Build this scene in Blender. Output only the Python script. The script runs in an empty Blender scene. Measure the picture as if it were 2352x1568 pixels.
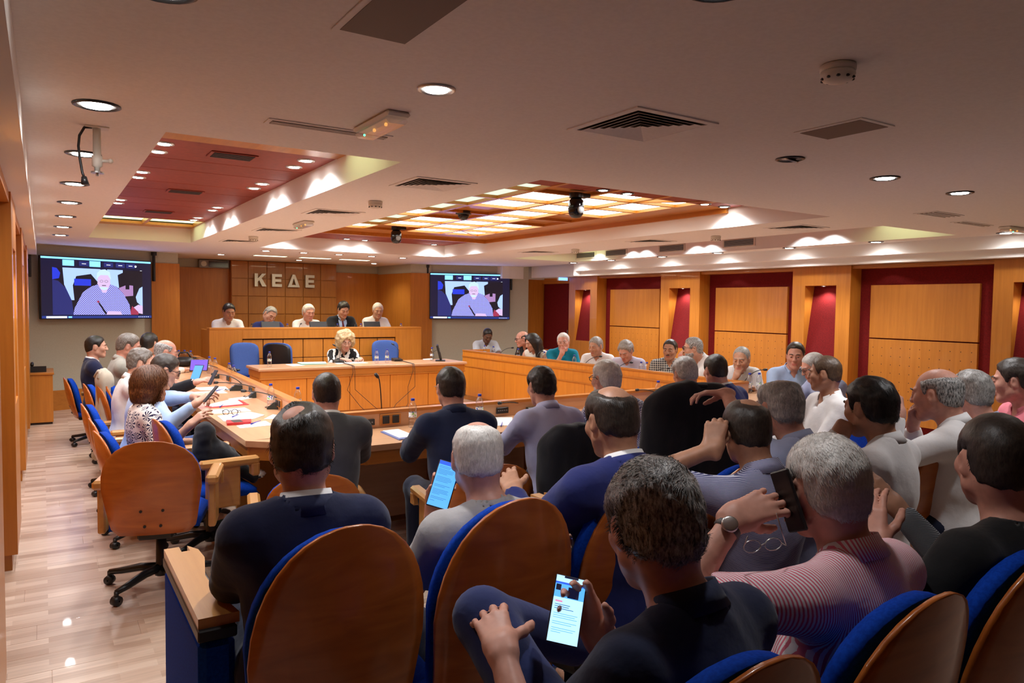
import bpy, math, random
import numpy as np
from mathutils import Matrix, Vector
random.seed(7); RNG = np.random.RandomState(7)
SC = bpy.context.scene; COL = SC.collection
PI = math.pi
A = np.array
# ------------------------------------------------------------------ camera, world, exposure
CAM = A([0.0, 0.0, 1.66]); YAW, PITCH, ROLL, FOC = 0.57089434, 0.04912934, 0.01314964, 1679.16
_cy, _sy = math.cos(YAW), math.sin(YAW)
_f = A([_sy*math.cos(PITCH), _cy*math.cos(PITCH), -math.sin(PITCH)])
_r = A([_cy, -_sy, 0.0]); _u = np.cross(_r, _f)
_R = _r*math.cos(ROLL)+_u*math.sin(ROLL); _U = -_r*math.sin(ROLL)+_u*math.cos(ROLL)
cd = bpy.data.cameras.new('camera'); cam = bpy.data.objects.new('camera', cd); COL.objects.link(cam)
cd.sensor_width = 36.0; cd.lens = FOC/2352*36.0; cd.clip_start = 0.05; cd.clip_end = 60
_M = Matrix(((_R[0], _U[0], -_f[0], CAM[0]), (_R[1], _U[1], -_f[1], CAM[1]), (_R[2], _U[2], -_f[2], CAM[2]), (0, 0, 0, 1)))
cam.matrix_world = _M
SC.camera = cam
wd = bpy.data.worlds.new('world'); SC.world = wd; wd.use_nodes = True
wd.node_tree.nodes['Background'].inputs[0].default_value = (0.5, 0.42, 0.36, 1)
wd.node_tree.nodes['Background'].inputs[1].default_value = 0.02
SC.view_settings.view_transform = 'Standard'; SC.view_settings.look = 'None'
SC.view_settings.exposure = 0.0; SC.view_settings.gamma = 1.0; SC.view_settings.use_curve_mapping = False
SC.cycles.max_bounces = 6; SC.cycles.diffuse_bounces = 4; SC.cycles.transparent_max_bounces = 12
SC.cycles.caustics_reflective = False; SC.cycles.caustics_refractive = False
LAMP_W = 54.0            # one downlight
LAMP_C = (0.98, 0.985, 1.0)
def ray(u, v): return _f+_R*(u-1176)/FOC-_U*(v-784)/FOC
def P(u, v, D): return CAM+D*ray(u, v)          # point on the ray of a photo position, D metres along the view axis
def PZ(u, v, z): d = ray(u, v); return CAM+(z-CAM[2])/d[2]*d
def PX(u, v, x): d = ray(u, v); return CAM+x/d[0]*d
def PY(u, v, y): d = ray(u, v); return CAM+y/d[1]*d

# ------------------------------------------------------------------ materials
MT = {}
def mat(name, col, rough=0.5, metal=0.0, emit=None, es=1.0, spec=0.5, coat=0.0, sheen=0.0):
    if name in MT: return MT[name]
    m = bpy.data.materials.new(name); m.use_nodes = True
    b = m.node_tree.nodes['Principled BSDF']
    b.inputs['Base Color'].default_value = (*col, 1); b.inputs['Roughness'].default_value = rough
    b.inputs['Metallic'].default_value = metal; b.inputs['Specular IOR Level'].default_value = spec
    b.inputs['Coat Weight'].default_value = coat; b.inputs['Sheen Weight'].default_value = sheen
    if emit: b.inputs['Emission Color'].default_value = (*emit, 1); b.inputs['Emission Strength'].default_value = es
    MT[name] = m; return m
def nodes(m): return m.node_tree.nodes, m.node_tree.links, m.node_tree.nodes['Principled BSDF']
def mix_noise(m, c1, c2, scale=(5, 5, 5), detail=3, rough=0.5, bump=0.0, bdist=0.002, lo=0.35, hi=0.65, obj_rand=0.0):
    N, L, b = nodes(m)
    tc = N.new('ShaderNodeTexCoord'); mp = N.new('ShaderNodeMapping'); nz = N.new('ShaderNodeTexNoise'); cr = N.new('ShaderNodeValToRGB')
    mp.inputs['Scale'].default_value = scale
    nz.inputs['Scale'].default_value = 1.0; nz.inputs['Detail'].default_value = detail; nz.inputs['Roughness'].default_value = rough
    L.new(tc.outputs['Object'], mp.inputs['Vector']); L.new(mp.outputs[0], nz.inputs['Vector']); L.new(nz.outputs[0], cr.inputs[0])
    cr.color_ramp.elements[0].position = lo; cr.color_ramp.elements[0].color = (*c1, 1)
    cr.color_ramp.elements[1].position = hi; cr.color_ramp.elements[1].color = (*c2, 1)
    out = cr.outputs[0]
    if obj_rand:
        oi = N.new('ShaderNodeObjectInfo'); hs = N.new('ShaderNodeHueSaturation'); mr = N.new('ShaderNodeMapRange')
        L.new(oi.outputs['Random'], mr.inputs[0]); mr.inputs[3].default_value = 1-obj_rand; mr.inputs[4].default_value = 1+obj_rand
        L.new(mr.outputs[0], hs.inputs['Value']); L.new(out, hs.inputs['Color']); out = hs.outputs[0]
        add = N.new('ShaderNodeVectorMath'); add.operation = 'ADD'; sc = N.new('ShaderNodeVectorMath'); sc.operation = 'SCALE'
        cmb = N.new('ShaderNodeCombineXYZ')
        for i in range(3): L.new(oi.outputs['Random'], cmb.inputs[i])
        L.new(cmb.outputs[0], sc.inputs[0]); sc.inputs['Scale'].default_value = 37.0
        L.new(tc.outputs['Object'], add.inputs[0]); L.new(sc.outputs[0], add.inputs[1]); L.new(add.outputs[0], mp.inputs['Vector'])
    L.new(out, b.inputs['Base Color'])
    if bump:
        bp = N.new('ShaderNodeBump'); bp.inputs['Strength'].default_value = bump; bp.inputs['Distance'].default_value = bdist
        L.new(nz.outputs[0], bp.inputs['Height']); L.new(bp.outputs[0], b.inputs['Normal'])
    return m
def wood(name, c1, c2, grain='z', rough=0.38, coat=0.15, s=1.0, rnd=0.0):
    if name in MT: return MT[name]
    m = mat(name, c1, rough, coat=coat)
    sc = {'z': (26, 26, 1.6), 'x': (1.6, 26, 26), 'y': (26, 1.6, 26)}[grain]
    return mix_noise(m, c1, c2, tuple(q*s for q in sc), 5, 0.62, bump=0.04, bdist=0.001, lo=0.3, hi=0.72, obj_rand=rnd)
M_white = mix_noise(mat('ceiling_paint', (.8, .74, .68), .9, spec=.2), (.86, .83, .80), (.82, .79, .76), (60, 60, 60), 2, bump=.08, bdist=.001)
M_face = mat('bulkhead_paint', (.86, .84, .81), .85, spec=.2)
M_cream = mix_noise(mat('wall_paint', (.64, .60, .46), .85, spec=.2), (.54, .53, .44), (.50, .49, .40), (90, 90, 90), 2, bump=.1, bdist=.001)
M_wood = wood('panel_wood', (.56, .205, .026), (.44, .148, .016), 'z', rnd=.05)
M_woodx = wood('panel_wood_across', (.56, .205, .026), (.44, .148, .016), 'x', rnd=.04)
M_woody = wood('panel_wood_along', (.55, .20, .026), (.43, .145, .016), 'y', rnd=.04)
M_tile = wood('tile_wood', (.42, .16, .022), (.33, .115, .013), 'z', rnd=.08)
M_ceilwood = wood('ceiling_wood', (.55, .205, .026), (.42, .145, .017), 'y', rough=.35)
M_top = wood('desk_top', (.66, .37, .20), (.56, .30, .155), 'x', rough=.32, coat=.2)
M_topy = wood('desk_top_along', (.66, .37, .20), (.56, .30, .155), 'y', rough=.32, coat=.2)
M_desk = wood('desk_front', (.68, .245, .026), (.56, .185, .017), 'z', rnd=.05)
M_dark = mat('dark_gap', (.03, .014, .008), .7)
M_red = mix_noise(mat('red_cloth', (.17, .008, .008), .85, spec=.2), (.18, .008, .008), (.13, .006, .006), (70, 70, 70), 3, bump=.1)
M_redceil = mix_noise(mat('red_ceiling', (.27, .036, .014), .6, spec=.3), (.27, .036, .014), (.22, .028, .011), (30, 30, 30), 3)
M_black = mat('black_plastic', (.012, .012, .013), .4)
M_blackm = mat('black_metal', (.015, .015, .016), .3, .3)
M_grey = mat('grey_plastic', (.25, .25, .25), .5)
M_steel = mat('steel', (.55, .54, .52), .3, 1.0)
M_alu = mat('brushed_metal', (.55, .52, .46), .45, .7)
M_whitepl = mat('white_plastic', (.72, .68, .6), .45)
M_blue = mix_noise(mat('blue_fabric', (.002, .045, .40), .9, spec=.15), (.002, .050, .42), (.001, .034, .30), (120, 120, 120), 2, bump=.2, bdist=.001)
M_bluel = mix_noise(mat('light_blue_fabric', (.06, .11, .33), .9, spec=.15), (.065, .12, .35), (.05, .095, .29), (150, 150, 150), 2, bump=.2, bdist=.001)
M_bluedk = mix_noise(mat('navy_carpet', (.004, .02, .12), .9, spec=.2), (.005, .028, .16), (.003, .018, .10), (200, 200, 200), 2, bump=.2, bdist=.001)
M_shell = None
def shell_mat():
    m = mat('chair_plywood', (.5, .2, .06), .3, coat=.25)
    N, L, b = nodes(m)
    tc = N.new('ShaderNodeTexCoord'); mp = N.new('ShaderNodeMapping'); nz = N.new('ShaderNodeTexNoise'); wv = N.new('ShaderNodeTexWave'); cr = N.new('ShaderNodeValToRGB')
    oi = N.new('ShaderNodeObjectInfo'); add = N.new('ShaderNodeVectorMath'); sc = N.new('ShaderNodeVectorMath'); sc.operation = 'SCALE'; cmb = N.new('ShaderNodeCombineXYZ')
    for i in range(3): L.new(oi.outputs['Random'], cmb.inputs[i])
    L.new(cmb.outputs[0], sc.inputs[0]); sc.inputs['Scale'].default_value = 9.0
    L.new(tc.outputs['Object'], add.inputs[0]); L.new(sc.outputs[0], add.inputs[1]); L.new(add.outputs[0], mp.inputs['Vector'])
    mp.inputs['Scale'].default_value = (2.2, 2.2, 9)
    nz.inputs['Scale'].default_value = 1.3; nz.inputs['Detail'].default_value = 6; nz.inputs['Distortion'].default_value = 1.6
    L.new(mp.outputs[0], nz.inputs['Vector']); L.new(nz.outputs[0], cr.inputs[0])
    cr.color_ramp.elements[0].position = .3; cr.color_ramp.elements[0].color = (.34, .082, .010, 1)
    cr.color_ramp.elements[1].position = .7; cr.color_ramp.elements[1].color = (.50, .140, .022, 1)
    L.new(cr.outputs[0], b.inputs['Base Color'])
    return m
M_shell = shell_mat()
M_arm = wood('arm_wood', (.60, .29, .085), (.50, .225, .058), 'y', rough=.3, coat=.3)
def floor_mat():
    m = mat('laminate', (.6, .42, .3), .33, coat=.1)
    N, L, b = nodes(m)
    tc = N.new('ShaderNodeTexCoord'); oi = N.new('ShaderNodeObjectInfo')
    geo = N.new('ShaderNodeNewGeometry')
    br = N.new('ShaderNodeTexBrick'); br.offset = .37; br.offset_frequency = 2
    br.inputs['Scale'].default_value = 1.0; br.inputs['Brick Width'].default_value = .42; br.inputs['Row Height'].default_value = .0633
    br.inputs['Mortar Size'].default_value = 0.0; br.inputs['Bias'].default_value = 0.0
    br.inputs['Color1'].default_value = (.78, .61, .49, 1); br.inputs['Color2'].default_value = (.50, .335, .24, 1)
    L.new(geo.outputs['Position'], br.inputs['Vector'])
    mp = N.new('ShaderNodeMapping'); mp.inputs['Scale'].default_value = (3, 55, 1); nz = N.new('ShaderNodeTexNoise'); nz.inputs['Detail'].default_value = 4; nz.inputs['Scale'].default_value = 1
    L.new(geo.outputs['Position'], mp.inputs[0]); L.new(mp.outputs[0], nz.inputs[0])
    mx = N.new('ShaderNodeMix'); mx.data_type = 'RGBA'; mx.blend_type = 'MULTIPLY'; mx.inputs[0].default_value = .5
    cr = N.new('ShaderNodeValToRGB'); cr.color_ramp.elements[0].position = .3; cr.color_ramp.elements[0].color = (.64, .6, .57, 1); cr.color_ramp.elements[1].position = .7
    L.new(nz.outputs[0], cr.inputs[0]); L.new(br.outputs[0], mx.inputs[6]); L.new(cr.outputs[0], mx.inputs[7]); L.new(mx.outputs[2], b.inputs['Base Color'])
    return m
M_floor = floor_mat()
def emis(name, col, s): return mat(name, (.02, .02, .02) if s > 0 else col, .6, emit=col, es=s)
M_lamp = emis('lamp_glow', (1, .96, .9), 30.0)
M_pane = emis('lit_pane', (1.0, .97, .88), 5.2)
M_pane2 = emis('lit_pane_green', (.80, .95, .72), 1.1)
M_cove = emis('lit_cove_panel', (.88, .95, .45), 2.2)
M_daispane = emis('lit_dais_panel', (1.0, .95, .62), 3.5)

# ------------------------------------------------------------------ mesh building
class MB:
    def __init__(s): s.v = []; s.f = []; s.m = []; s.n = 0; s.mi = 0
    def add(s, v, f):
        v = [tuple(map(float, q)) for q in v]
        s.v += v; s.f += [tuple(int(i)+s.n for i in q) for q in f]; s.m += [s.mi]*len(f); s.n += len(v); return s
    def box(s, x0, x1, y0, y1, z0, z1):
        return s.add([(x, y, z) for z in (z0, z1) for x, y in ((x0, y0), (x1, y0), (x1, y1), (x0, y1))],
                     [(3, 2, 1, 0), (4, 5, 6, 7), (0, 1, 5, 4), (1, 2, 6, 5), (2, 3, 7, 6), (3, 0, 4, 7)])
    def rbox(s, x0, x1, y0, y1, z0, z1, b=.006):
        b = min(b, (x1-x0)*.45, (y1-y0)*.45, (z1-z0)*.45)
        return s.add(*chamfer(x0, x1, y0, y1, z0, z1, b))
    def prism(s, poly, a, b, axis='y'):
        n = len(poly)
        def p3(p, t): return {'y': (p[0], t, p[1]), 'x': (t, p[0], p[1]), 'z': (p[0], p[1], t)}[axis]
        v = [p3(p, a) for p in poly]+[p3(p, b) for p in poly]
        f = [tuple(range(n)), tuple(range(2*n-1, n-1, -1))]+[(i, n+i, n+(i+1) % n, (i+1) % n) for i in range(n)]
        return s.add(v, f)
    def lathe(s, prof, c=(0, 0, 0), n=16, axis='z', cap=True):
        v = []
        for r, h in prof:
            for k in range(n):
                a = 2*PI*k/n; x, y = r*math.cos(a), r*math.sin(a)
                v.append({'z': (c[0]+x, c[1]+y, c[2]+h), 'y': (c[0]+x, c[1]+h, c[2]+y), 'x': (c[0]+h, c[1]+x, c[2]+y)}[axis])
        m = len(prof); f = [(i*n+k, i*n+(k+1) % n, (i+1)*n+(k+1) % n, (i+1)*n+k) for i in range(m-1) for k in range(n)]
        if cap: f += [tuple(range(n-1, -1, -1)), tuple(range((m-1)*n, m*n))]
        return s.add(v, f)
    def tube(s, pts, r, n=8, cap=True):
        pts = [A(p, float) for p in pts]; m = len(pts); rr = r if hasattr(r, '__len__') else [r]*m
        v = []; up = None
        for i, p in enumerate(pts):
            t = pts[min(i+1, m-1)]-pts[max(i-1, 0)]; t = t/(np.linalg.norm(t)+1e-9)
            if up is None: up = np.cross(t, [0, 0, 1.] if abs(t[2]) < .9 else [1., 0, 0])
            up = up-t*(up@t); up /= np.linalg.norm(up)+1e-9; w = np.cross(t, up)
            for k in range(n):
                a = 2*PI*k/n; v.append(p+rr[i]*(math.cos(a)*up+math.sin(a)*w))
        f = [(i*n+k, i*n+(k+1) % n, (i+1)*n+(k+1) % n, (i+1)*n+k) for i in range(m-1) for k in range(n)]
        if cap: f += [tuple(range(n-1, -1, -1)), tuple(range((m-1)*n, m*n))]
        return s.add(v, f)
    def sphere(s, c, r, n=12, m=8, sq=(1, 1, 1)):
        v = [(c[0], c[1], c[2]-r*sq[2])]
        for i in range(1, m):
            a = PI*i/m
            for k in range(n):
                b = 2*PI*k/n; v.append((c[0]+r*sq[0]*math.sin(a)*math.cos(b), c[1]+r*sq[1]*math.sin(a)*math.sin(b), c[2]-r*sq[2]*math.cos(a)))
        v.append((c[0], c[1], c[2]+r*sq[2])); e = len(v)-1
        f = [(0, 1+(k+1) % n, 1+k) for k in range(n)]
        f += [(1+i*n+k, 1+i*n+(k+1) % n, 1+(i+1)*n+(k+1) % n, 1+(i+1)*n+k) for i in range(m-2) for k in range(n)]
        f += [(e, 1+(m-2)*n+k, 1+(m-2)*n+(k+1) % n) for k in range(n)]
        return s.add(v, f)
    def xf(s, M, start=0):
        for i in range(start, s.n):
            s.v[i] = tuple(M @ Vector(s.v[i]))
        return s
    def build(s, name, mats, parent=None, smooth=False, loc=None, rz=0.0):
        me = bpy.data.meshes.new(name); me.from_pydata(s.v, [], s.f)
        if not isinstance(mats, (list, tuple)): mats = [mats]
        for m in mats: me.materials.append(m)
        if len(mats) > 1: me.polygons.foreach_set('material_index', s.m)
        if smooth: me.polygons.foreach_set('use_smooth', [True]*len(s.f))
        me.update()
        return link(name, me, parent, loc, rz)
def chamfer(x0, x1, y0, y1, z0, z1, b):
    v = []; idx = {}
    X, Y, Z = (x0, x1), (y0, y1), (z0, z1)
    for i in (0, 1):
        for j in (0, 1):
            for k in (0, 1):
                sx, sy, sz = (1-2*i)*b, (1-2*j)*b, (1-2*k)*b
                for ax, p in (('x', (X[i], Y[j]+sy, Z[k]+sz)), ('y', (X[i]+sx, Y[j], Z[k]+sz)), ('z', (X[i]+sx, Y[j]+sy, Z[k]))):
                    idx[(i, j, k, ax)] = len(v); v.append(p)
    f = []
    def q(*ks): f.append(tuple(idx[k] for k in ks))
    for i in (0, 1): q(*[(i, j, k, 'x') for j, k in ((0, 0), (1, 0), (1, 1), (0, 1))][::(1 if i else -1)])
    for j in (0, 1): q(*[(i, j, k, 'y') for i, k in ((0, 0), (0, 1), (1, 1), (1, 0))][::(1 if j else -1)])
    for k in (0, 1): q(*[(i, j, k, 'z') for i, j in ((0, 0), (1, 0), (1, 1), (0, 1))][::(1 if k else -1)])
    for a in (0, 1):
        for c in (0, 1):
            q((a, c, 0, 'x'), (a, c, 1, 'x'), (a, c, 1, 'y'), (a, c, 0, 'y')); q((a, 0, c, 'x'), (a, 1, c, 'x'), (a, 1, c, 'z'), (a, 0, c, 'z'))
            q((0, a, c, 'y'), (1, a, c, 'y'), (1, a, c, 'z'), (0, a, c, 'z'))
            for d in (0, 1): q((a, c, d, 'x'), (a, c, d, 'y'), (a, c, d, 'z')) if (a, c, d) else q((0, 0, 0, 'x'), (0, 0, 0, 'y'), (0, 0, 0, 'z'))
    return v, f
CH = {}
def adopt(o, parent): o.parent = parent; CH.setdefault(parent.name, []).append(o)
def link(name, me, parent=None, loc=None, rz=0.0):
    o = bpy.data.objects.new(name, me); COL.objects.link(o)
    if parent is not None: adopt(o, parent)
    if loc is not None: o.location = loc
    if rz: o.rotation_euler = (0, 0, rz)
    return o
def thing(name, label, cat, loc=(0, 0, 0), rz=0.0, group=None):
    o = bpy.data.objects.new(name, None); COL.objects.link(o); o.location = loc; o.rotation_euler = (0, 0, rz); o.empty_display_size = .1
    return tag(o, label, cat, group)
def tag(o, label, cat, group=None):
    o['label'] = label; o['category'] = cat
    if group: o['group'] = group
    return o
def struct(o): o['kind'] = 'structure'; return o
def stuff(o): o['kind'] = 'stuff'; return o
def dup(o, loc, rz=0.0, label=None, group=None, parent=None):
    c = o.copy(); COL.objects.link(c)
    if parent is not None: adopt(c, parent)
    else:
        c.location = loc; c.rotation_euler = (0, 0, rz)
        if label: c['label'] = label
        if group: c['group'] = group
    for ch in CH.get(o.name, ()): dup(ch, None, 0, parent=c)
    return c
ONCE = {}
def proto(key, maker, loc, rz, label, group=None):
    """first call builds the thing, later calls copy it with its parts"""
    if key not in ONCE:
        o = maker(); ONCE[key] = o; o.location = loc; o.rotation_euler = (0, 0, rz); o['label'] = label
        if group: o['group'] = group
        return o
    return dup(ONCE[key], loc, rz, label, group)
def spot(name, parent, loc, tgt, w, ang=2.3, blend=.75, r=.04, col=LAMP_C):
    l = bpy.data.lights.new(name, 'SPOT'); l.energy = w; l.spot_size = ang; l.spot_blend = blend; l.shadow_soft_size = r; l.color = col
    o = bpy.data.objects.new(name, l); COL.objects.link(o)
    if parent is not None: adopt(o, parent)
    o.location = loc; d = Vector(tgt)-Vector(loc); o.rotation_euler = d.to_track_quat('-Z', 'Y').to_euler(); return o
# ================================================================== THE ROOM
ORD = ['first', 'second', 'third', 'fourth', 'fifth', 'sixth', 'seventh', 'eighth', 'ninth', 'tenth']
ZC = 2.46; ZU = 2.65                     # ceiling, coffer ceiling
XF_R, XB_R = 8.75, 8.98                  # right pilaster fronts, red wall behind
XF_L, XB_L = -0.15, -0.38
COFFERS = [(.505, 1.72, 3.85, 10.85), (2.68, 5.72, 3.86, 11.05), (6.72, 8.10, 3.98, 10.53)]
# --- floor: slab and the boards of the aisle
b = MB(); b.box(-.6, 9.4, -9, 15.2, -.12, -.0025); floor = struct(b.build('floor', M_floor))
bw, bl = .19, 1.26; bd = MB(); bd.add(*chamfer(.0006, bl-.0006, .0006, bw-.0006, -.01, 0, .0012)); bdm = None; n = 0
yy = 1.9
while yy < 13.1:
    off = (int(round(yy/bw))*.44) % bl
    x = -.45-off
    while x < (2.4 if yy > 3.2 else 1.2):
        if x+bl > -.3 and n < 298:
            if bdm is None: o = bd.build('floor_board', M_floor, floor); bdm = o.data
            else: o = link('floor_board', bdm, floor)
            o.location = (x, yy, 0); n += 1
        x += bl
    yy += bw
# --- ceiling with three rectangular wells
xs = sorted({-.06, 8.42}.union(*[{c[0], c[1]} for c in COFFERS])); ys = sorted({-9, 15.2}.union(*[{c[2], c[3]} for c in COFFERS]))
b = MB()
for i in range(len(xs)-1):
    for j in range(len(ys)-1):
        cx, cy = (xs[i]+xs[i+1])/2, (ys[j]+ys[j+1])/2
        if any(c[0] < cx < c[1] and c[2] < cy < c[3] for c in COFFERS): continue
        b.add([(xs[i], ys[j], ZC), (xs[i], ys[j+1], ZC), (xs[i+1], ys[j+1], ZC), (xs[i+1], ys[j], ZC)], [(0, 1, 2, 3)])
b.box(-.6, 9.4, -9, 15.2, 2.95, 3.0)
ceiling = struct(b.build('ceiling', M_white))
b = MB()
for c in COFFERS:
    x0, x1, y0, y1 = c; t = .03
    b.box(x0-t, x0, y0-t, y1+t, ZC+.0005, 2.9); b.box(x1, x1+t, y0-t, y1+t, ZC+.0005, 2.9)
    b.box(x0, x1, y0-t, y0, ZC+.0005, 2.9); b.box(x0, x1, y1, y1+t, ZC+.0005, 2.9)
b.build('ceiling_well_side', M_face, ceiling)
def lamp_disc(parent, x, y, z, r, on=True, name='lamp', ring=M_black):
    pass
# --- recessed downlights
def mk_down(r, tilt, ring, on=True, w=1., ang=2.3):
    def f():
        t = thing('downlight', '', 'ceiling light')
        b = MB(); n = 20
        b.lathe([(r, 0), (r, -.006), (r*.88, -.009), (r*.80, -.003), (r*.78, .0)], n=n, cap=False); b.build('trim_ring', ring, t, True)
        b = MB(); q = b.n
        b.lathe([(0.001, -.004), (r*.60, -.004), (r*.60, .004)], n=n, cap=False); b.xf(Matrix.Translation((0, 0, -.004)) @ Matrix.Rotation(tilt, 4, 'X'))
        b.build('bulb', M_lamp if on else M_steel, t, True)
        if on: spot('beam', t, (0, 0, -.03), (0, 0, -1), LAMP_W*w, ang, r=r*.5)
        b = MB(); b.lathe([(r*.80, -.002), (r*.60, .0)], n=n, cap=False); b.build('reflector', M_grey, t, True)
        return t
    return f
def down(key, x, y, z, label, group, r=.085, tilt=0., ring=M_blackm, on=True, w=1., ang=2.3):
    return proto(key+str(w)+str(ang), mk_down(r, tilt, ring, on, w, ang), (x, y, z), 0, label, group)
for i, y in enumerate((2.3, 3.49, 4.68, 5.91, 7.07, 8.26, 9.46, 10.68)):
    if i == 0: continue
    down('dl', .2, y, ZC, 'black rimmed round downlight, '+['first', 'second', 'third', 'fourth', 'fifth', 'sixth', 'seventh'][i-1]+' from the camera in the row along the left wall', 'downlights along the left wall', .09, w=.4, ang=2.88)
down('dlc', 1.244, 2.48, ZC, 'large bright round lamp alone between the grille and the emergency light', None, .072, ring=M_steel, w=1.3, ang=1.9)
down('dlo', 3.36, 2.517, ZC, 'unlit round downlight with a tilted bare bulb, right of the square diffuser', None, .075, .5, on=False)
down('dl', 4.294, 2.542, ZC, 'lit downlight right of the unlit one on the dark part of the ceiling', None, w=1.15, ang=1.7)
down('dl', 5.217, 2.56, ZC, 'lit downlight furthest right on the dark part of the ceiling', None, w=1.15, ang=1.7)
for i, y in enumerate((3.57, 4.94, 6.12, 7.32, 8.45, 9.68, 10.74)):
    down('dl', 8.21, y, ZC, ['first', 'second', 'third', 'fourth', 'fifth', 'sixth', 'seventh'][i]+' from the camera of the downlights over the right wall bulkhead', 'downlights over the right bulkhead', w=.3 if i == 0 else .42, ang=2.88)
for (lx, ly), lw in zip(((.27, 2.10), (1.43, 1.29), (3.55, 1.28), (4.5, 1.3)), ('downlight just above the top left of the picture', 'downlight just above the top middle of the picture', 'first downlight beyond the right edge above the audience', 'second downlight beyond the right edge above the audience')): down('dl', lx, ly, ZC, lw, None, .09, w=(.5 if lx < 2 else .6) if lx > 1 else .3, ang=1.7)
for i, (x, y) in enumerate(((2.55, 13.1), (2.93, 11.66), (3.52, 11.66), (4.10, 11.66), (4.68, 11.7), (5.26, 11.72), (4.06, 13.75), (5.55, 13.75))):
    down('dls', x, y, ZC, ['downlight nearest the left alcove side, left of the clock', 'first downlight from the left in the row of five above the dais', 'second downlight from the left in the row of five above the dais', 'middle downlight in the row of five above the dais', 'fourth downlight from the left in the row of five above the dais', 'last downlight on the right in the row of five above the dais', 'downlight close to the tiled panel behind the lit panels', 'downlight close to the tiled panel at its right end'][i], 'downlights above the dais', .078, ring=M_alu, w=.5)
# well 1 : red boards, lamps, lit panels at the ends
x0, x1, y0, y1 = COFFERS[0]
b = MB(); b.box(x0, x1, 4.93, 9.78, ZU+.012, ZU+.03); b.build('red_ceiling_backing', M_dark, ceiling)
ed = [4.93, 5.62, 6.08, 6.75, 7.2, 7.9, 8.35, 9.0, 9.4, 9.78]
for i in range(len(ed)-1):
    b = MB(); b.rbox(x0, x1, ed[i]+.006, ed[i+1]-.006, ZU, ZU+.012, .003); b.build('red_ceiling_panel', M_redceil, ceiling)
def cove(x0, x1, ya, yb, edge, n=2):
    b = MB(); b.box(x0, x1, ya, yb, ZU+.06, ZU+.075); b.build('lit_panel_box', M_whitepl, ceiling)
    w = (x1-x0)/n
    for k in range(n):
        b = MB(); b.box(x0+k*w+.025, x0+(k+1)*w-.025, ya+.02, yb-.02, ZU+.045, ZU+.058); b.build('lit_ceiling_panel', M_cove, ceiling)
    b = MB(); b.box(x0, x1, edge[0], edge[1], ZU-.003, ZU+.03)
    b.box(x0, x1, ya-.015, ya+.015, ZU-.002, ZU+.05)
    for k in range(n+1): b.box(max(x0, x0+k*w-.02), min(x1, x0+k*w+.02), ya, yb, ZU-.001, ZU+.045)
    b.build('ceiling_trim', M_ceilwood, ceiling)
cove(x0, x1, 9.8, 10.55, (10.55, y1)); cove(x0, x1, 4.1, 4.72, (4.72, 4.93)); 
for k, (lx, ly) in enumerate([(x, y) for x in (.66, 1.56) for y in (5.11, 5.40, 6.32, 6.61, 8.18, 8.47)]+[(1.56, 9.33), (1.56, 9.62)]):
    down('dlr', lx, ly, ZU, 'small round lamp in the left red ceiling well, %s side, %s from the camera' % ('left' if lx < 1 else 'right', ORD[k % 6 if k < 12 else k-6]), 'lamps in the left red ceiling well', .06, ring=M_steel, w=.65, ang=2.55)
for k, y in enumerate((5.25, 7.2, 9.0)):
    t = thing('air_grille', ['nearest', 'middle', 'furthest'][k]+' dark red flush grille in the left red ceiling well', 'air grille', (1.10, y, ZU), group='grilles in the red ceiling well')
    b = MB(); b.rbox(-.15, .15, -.10, .10, -.008, -.001, .002); b.build('frame', M_redceil, t)
    b = MB()
    for q in range(6): b.box(-.13, .13, -.085+q*.03, -.07+q*.03, -.012, -.007)
    b.build('louvre', M_dark, t)
# well 2 : wooden lattice with lit panes
x0, x1, y0, y1 = COFFERS[1]
for (ya, yb) in ((y0, 4.98), (9.72, y1)):
    b = MB(); b.box(x0, x1, ya, yb, ZU+.012, ZU+.02); b.build('red_ceiling_backing', M_dark, ceiling)
    ex = [x0, 3.24, 3.86, 4.48, 5.12, x1]
    for i in range(5):
        b = MB(); b.rbox(ex[i]+.005, ex[i+1]-.005, ya, yb, ZU, ZU+.012, .002); b.build('red_ceiling_panel', M_redceil, ceiling)
GX = [2.72, 3.0, 3.57, 4.14, 4.71, 5.28]; GY = [4.72, 5.27, 5.83, 6.39, 6.95, 7.51, 8.07, 8.63, 9.19]
b = MB()
for x in GX: b.box(x-.022, x+.022, GY[0], GY[-1], ZU-.006, ZU+.05)
b.build('lattice_rail', M_ceilwood, ceiling)
b = MB()
for y in GY[1:]: b.box(GX[0], GX[-1], y-.022, y+.022, ZU-.005, ZU+.05)
def bar(b, p, q, w, z0, z1):
    d = A(q)-A(p); n = A([-d[1], d[0]])/np.hypot(*d)*w/2
    b.prism([tuple(A(p)+n), tuple(A(q)+n), tuple(A(q)-n), tuple(A(p)-n)], z0, z1, 'z')
bar(b, (4.71, 8.63), (5.28, 9.19), .03, ZU-.006, ZU+.05); bar(b, (4.71, 5.27), (5.28, 4.72), .03, ZU-.006, ZU+.05)
b.build('lattice_crossbar', M_ceilwood, ceiling)
b = MB(); b.box(5.28, x1, 4.98, 9.72, ZU-.002, ZU+.03); b.box(GX[0]-.04, 5.28, 9.19, 9.72, ZU-.003, ZU+.03); b.box(x1-.035, x1-.001, 4.98, 9.70, ZU-.05, ZU-.002); b.box(x0, x1, 9.665, 9.715, ZU-.05, ZU-.003); b.build('lattice_border', M_ceilwood, ceiling)
wood_cells = {(2, 3), (2, 4), (2, 0), (2, 7), (4, 3), (4, 4)}
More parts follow.
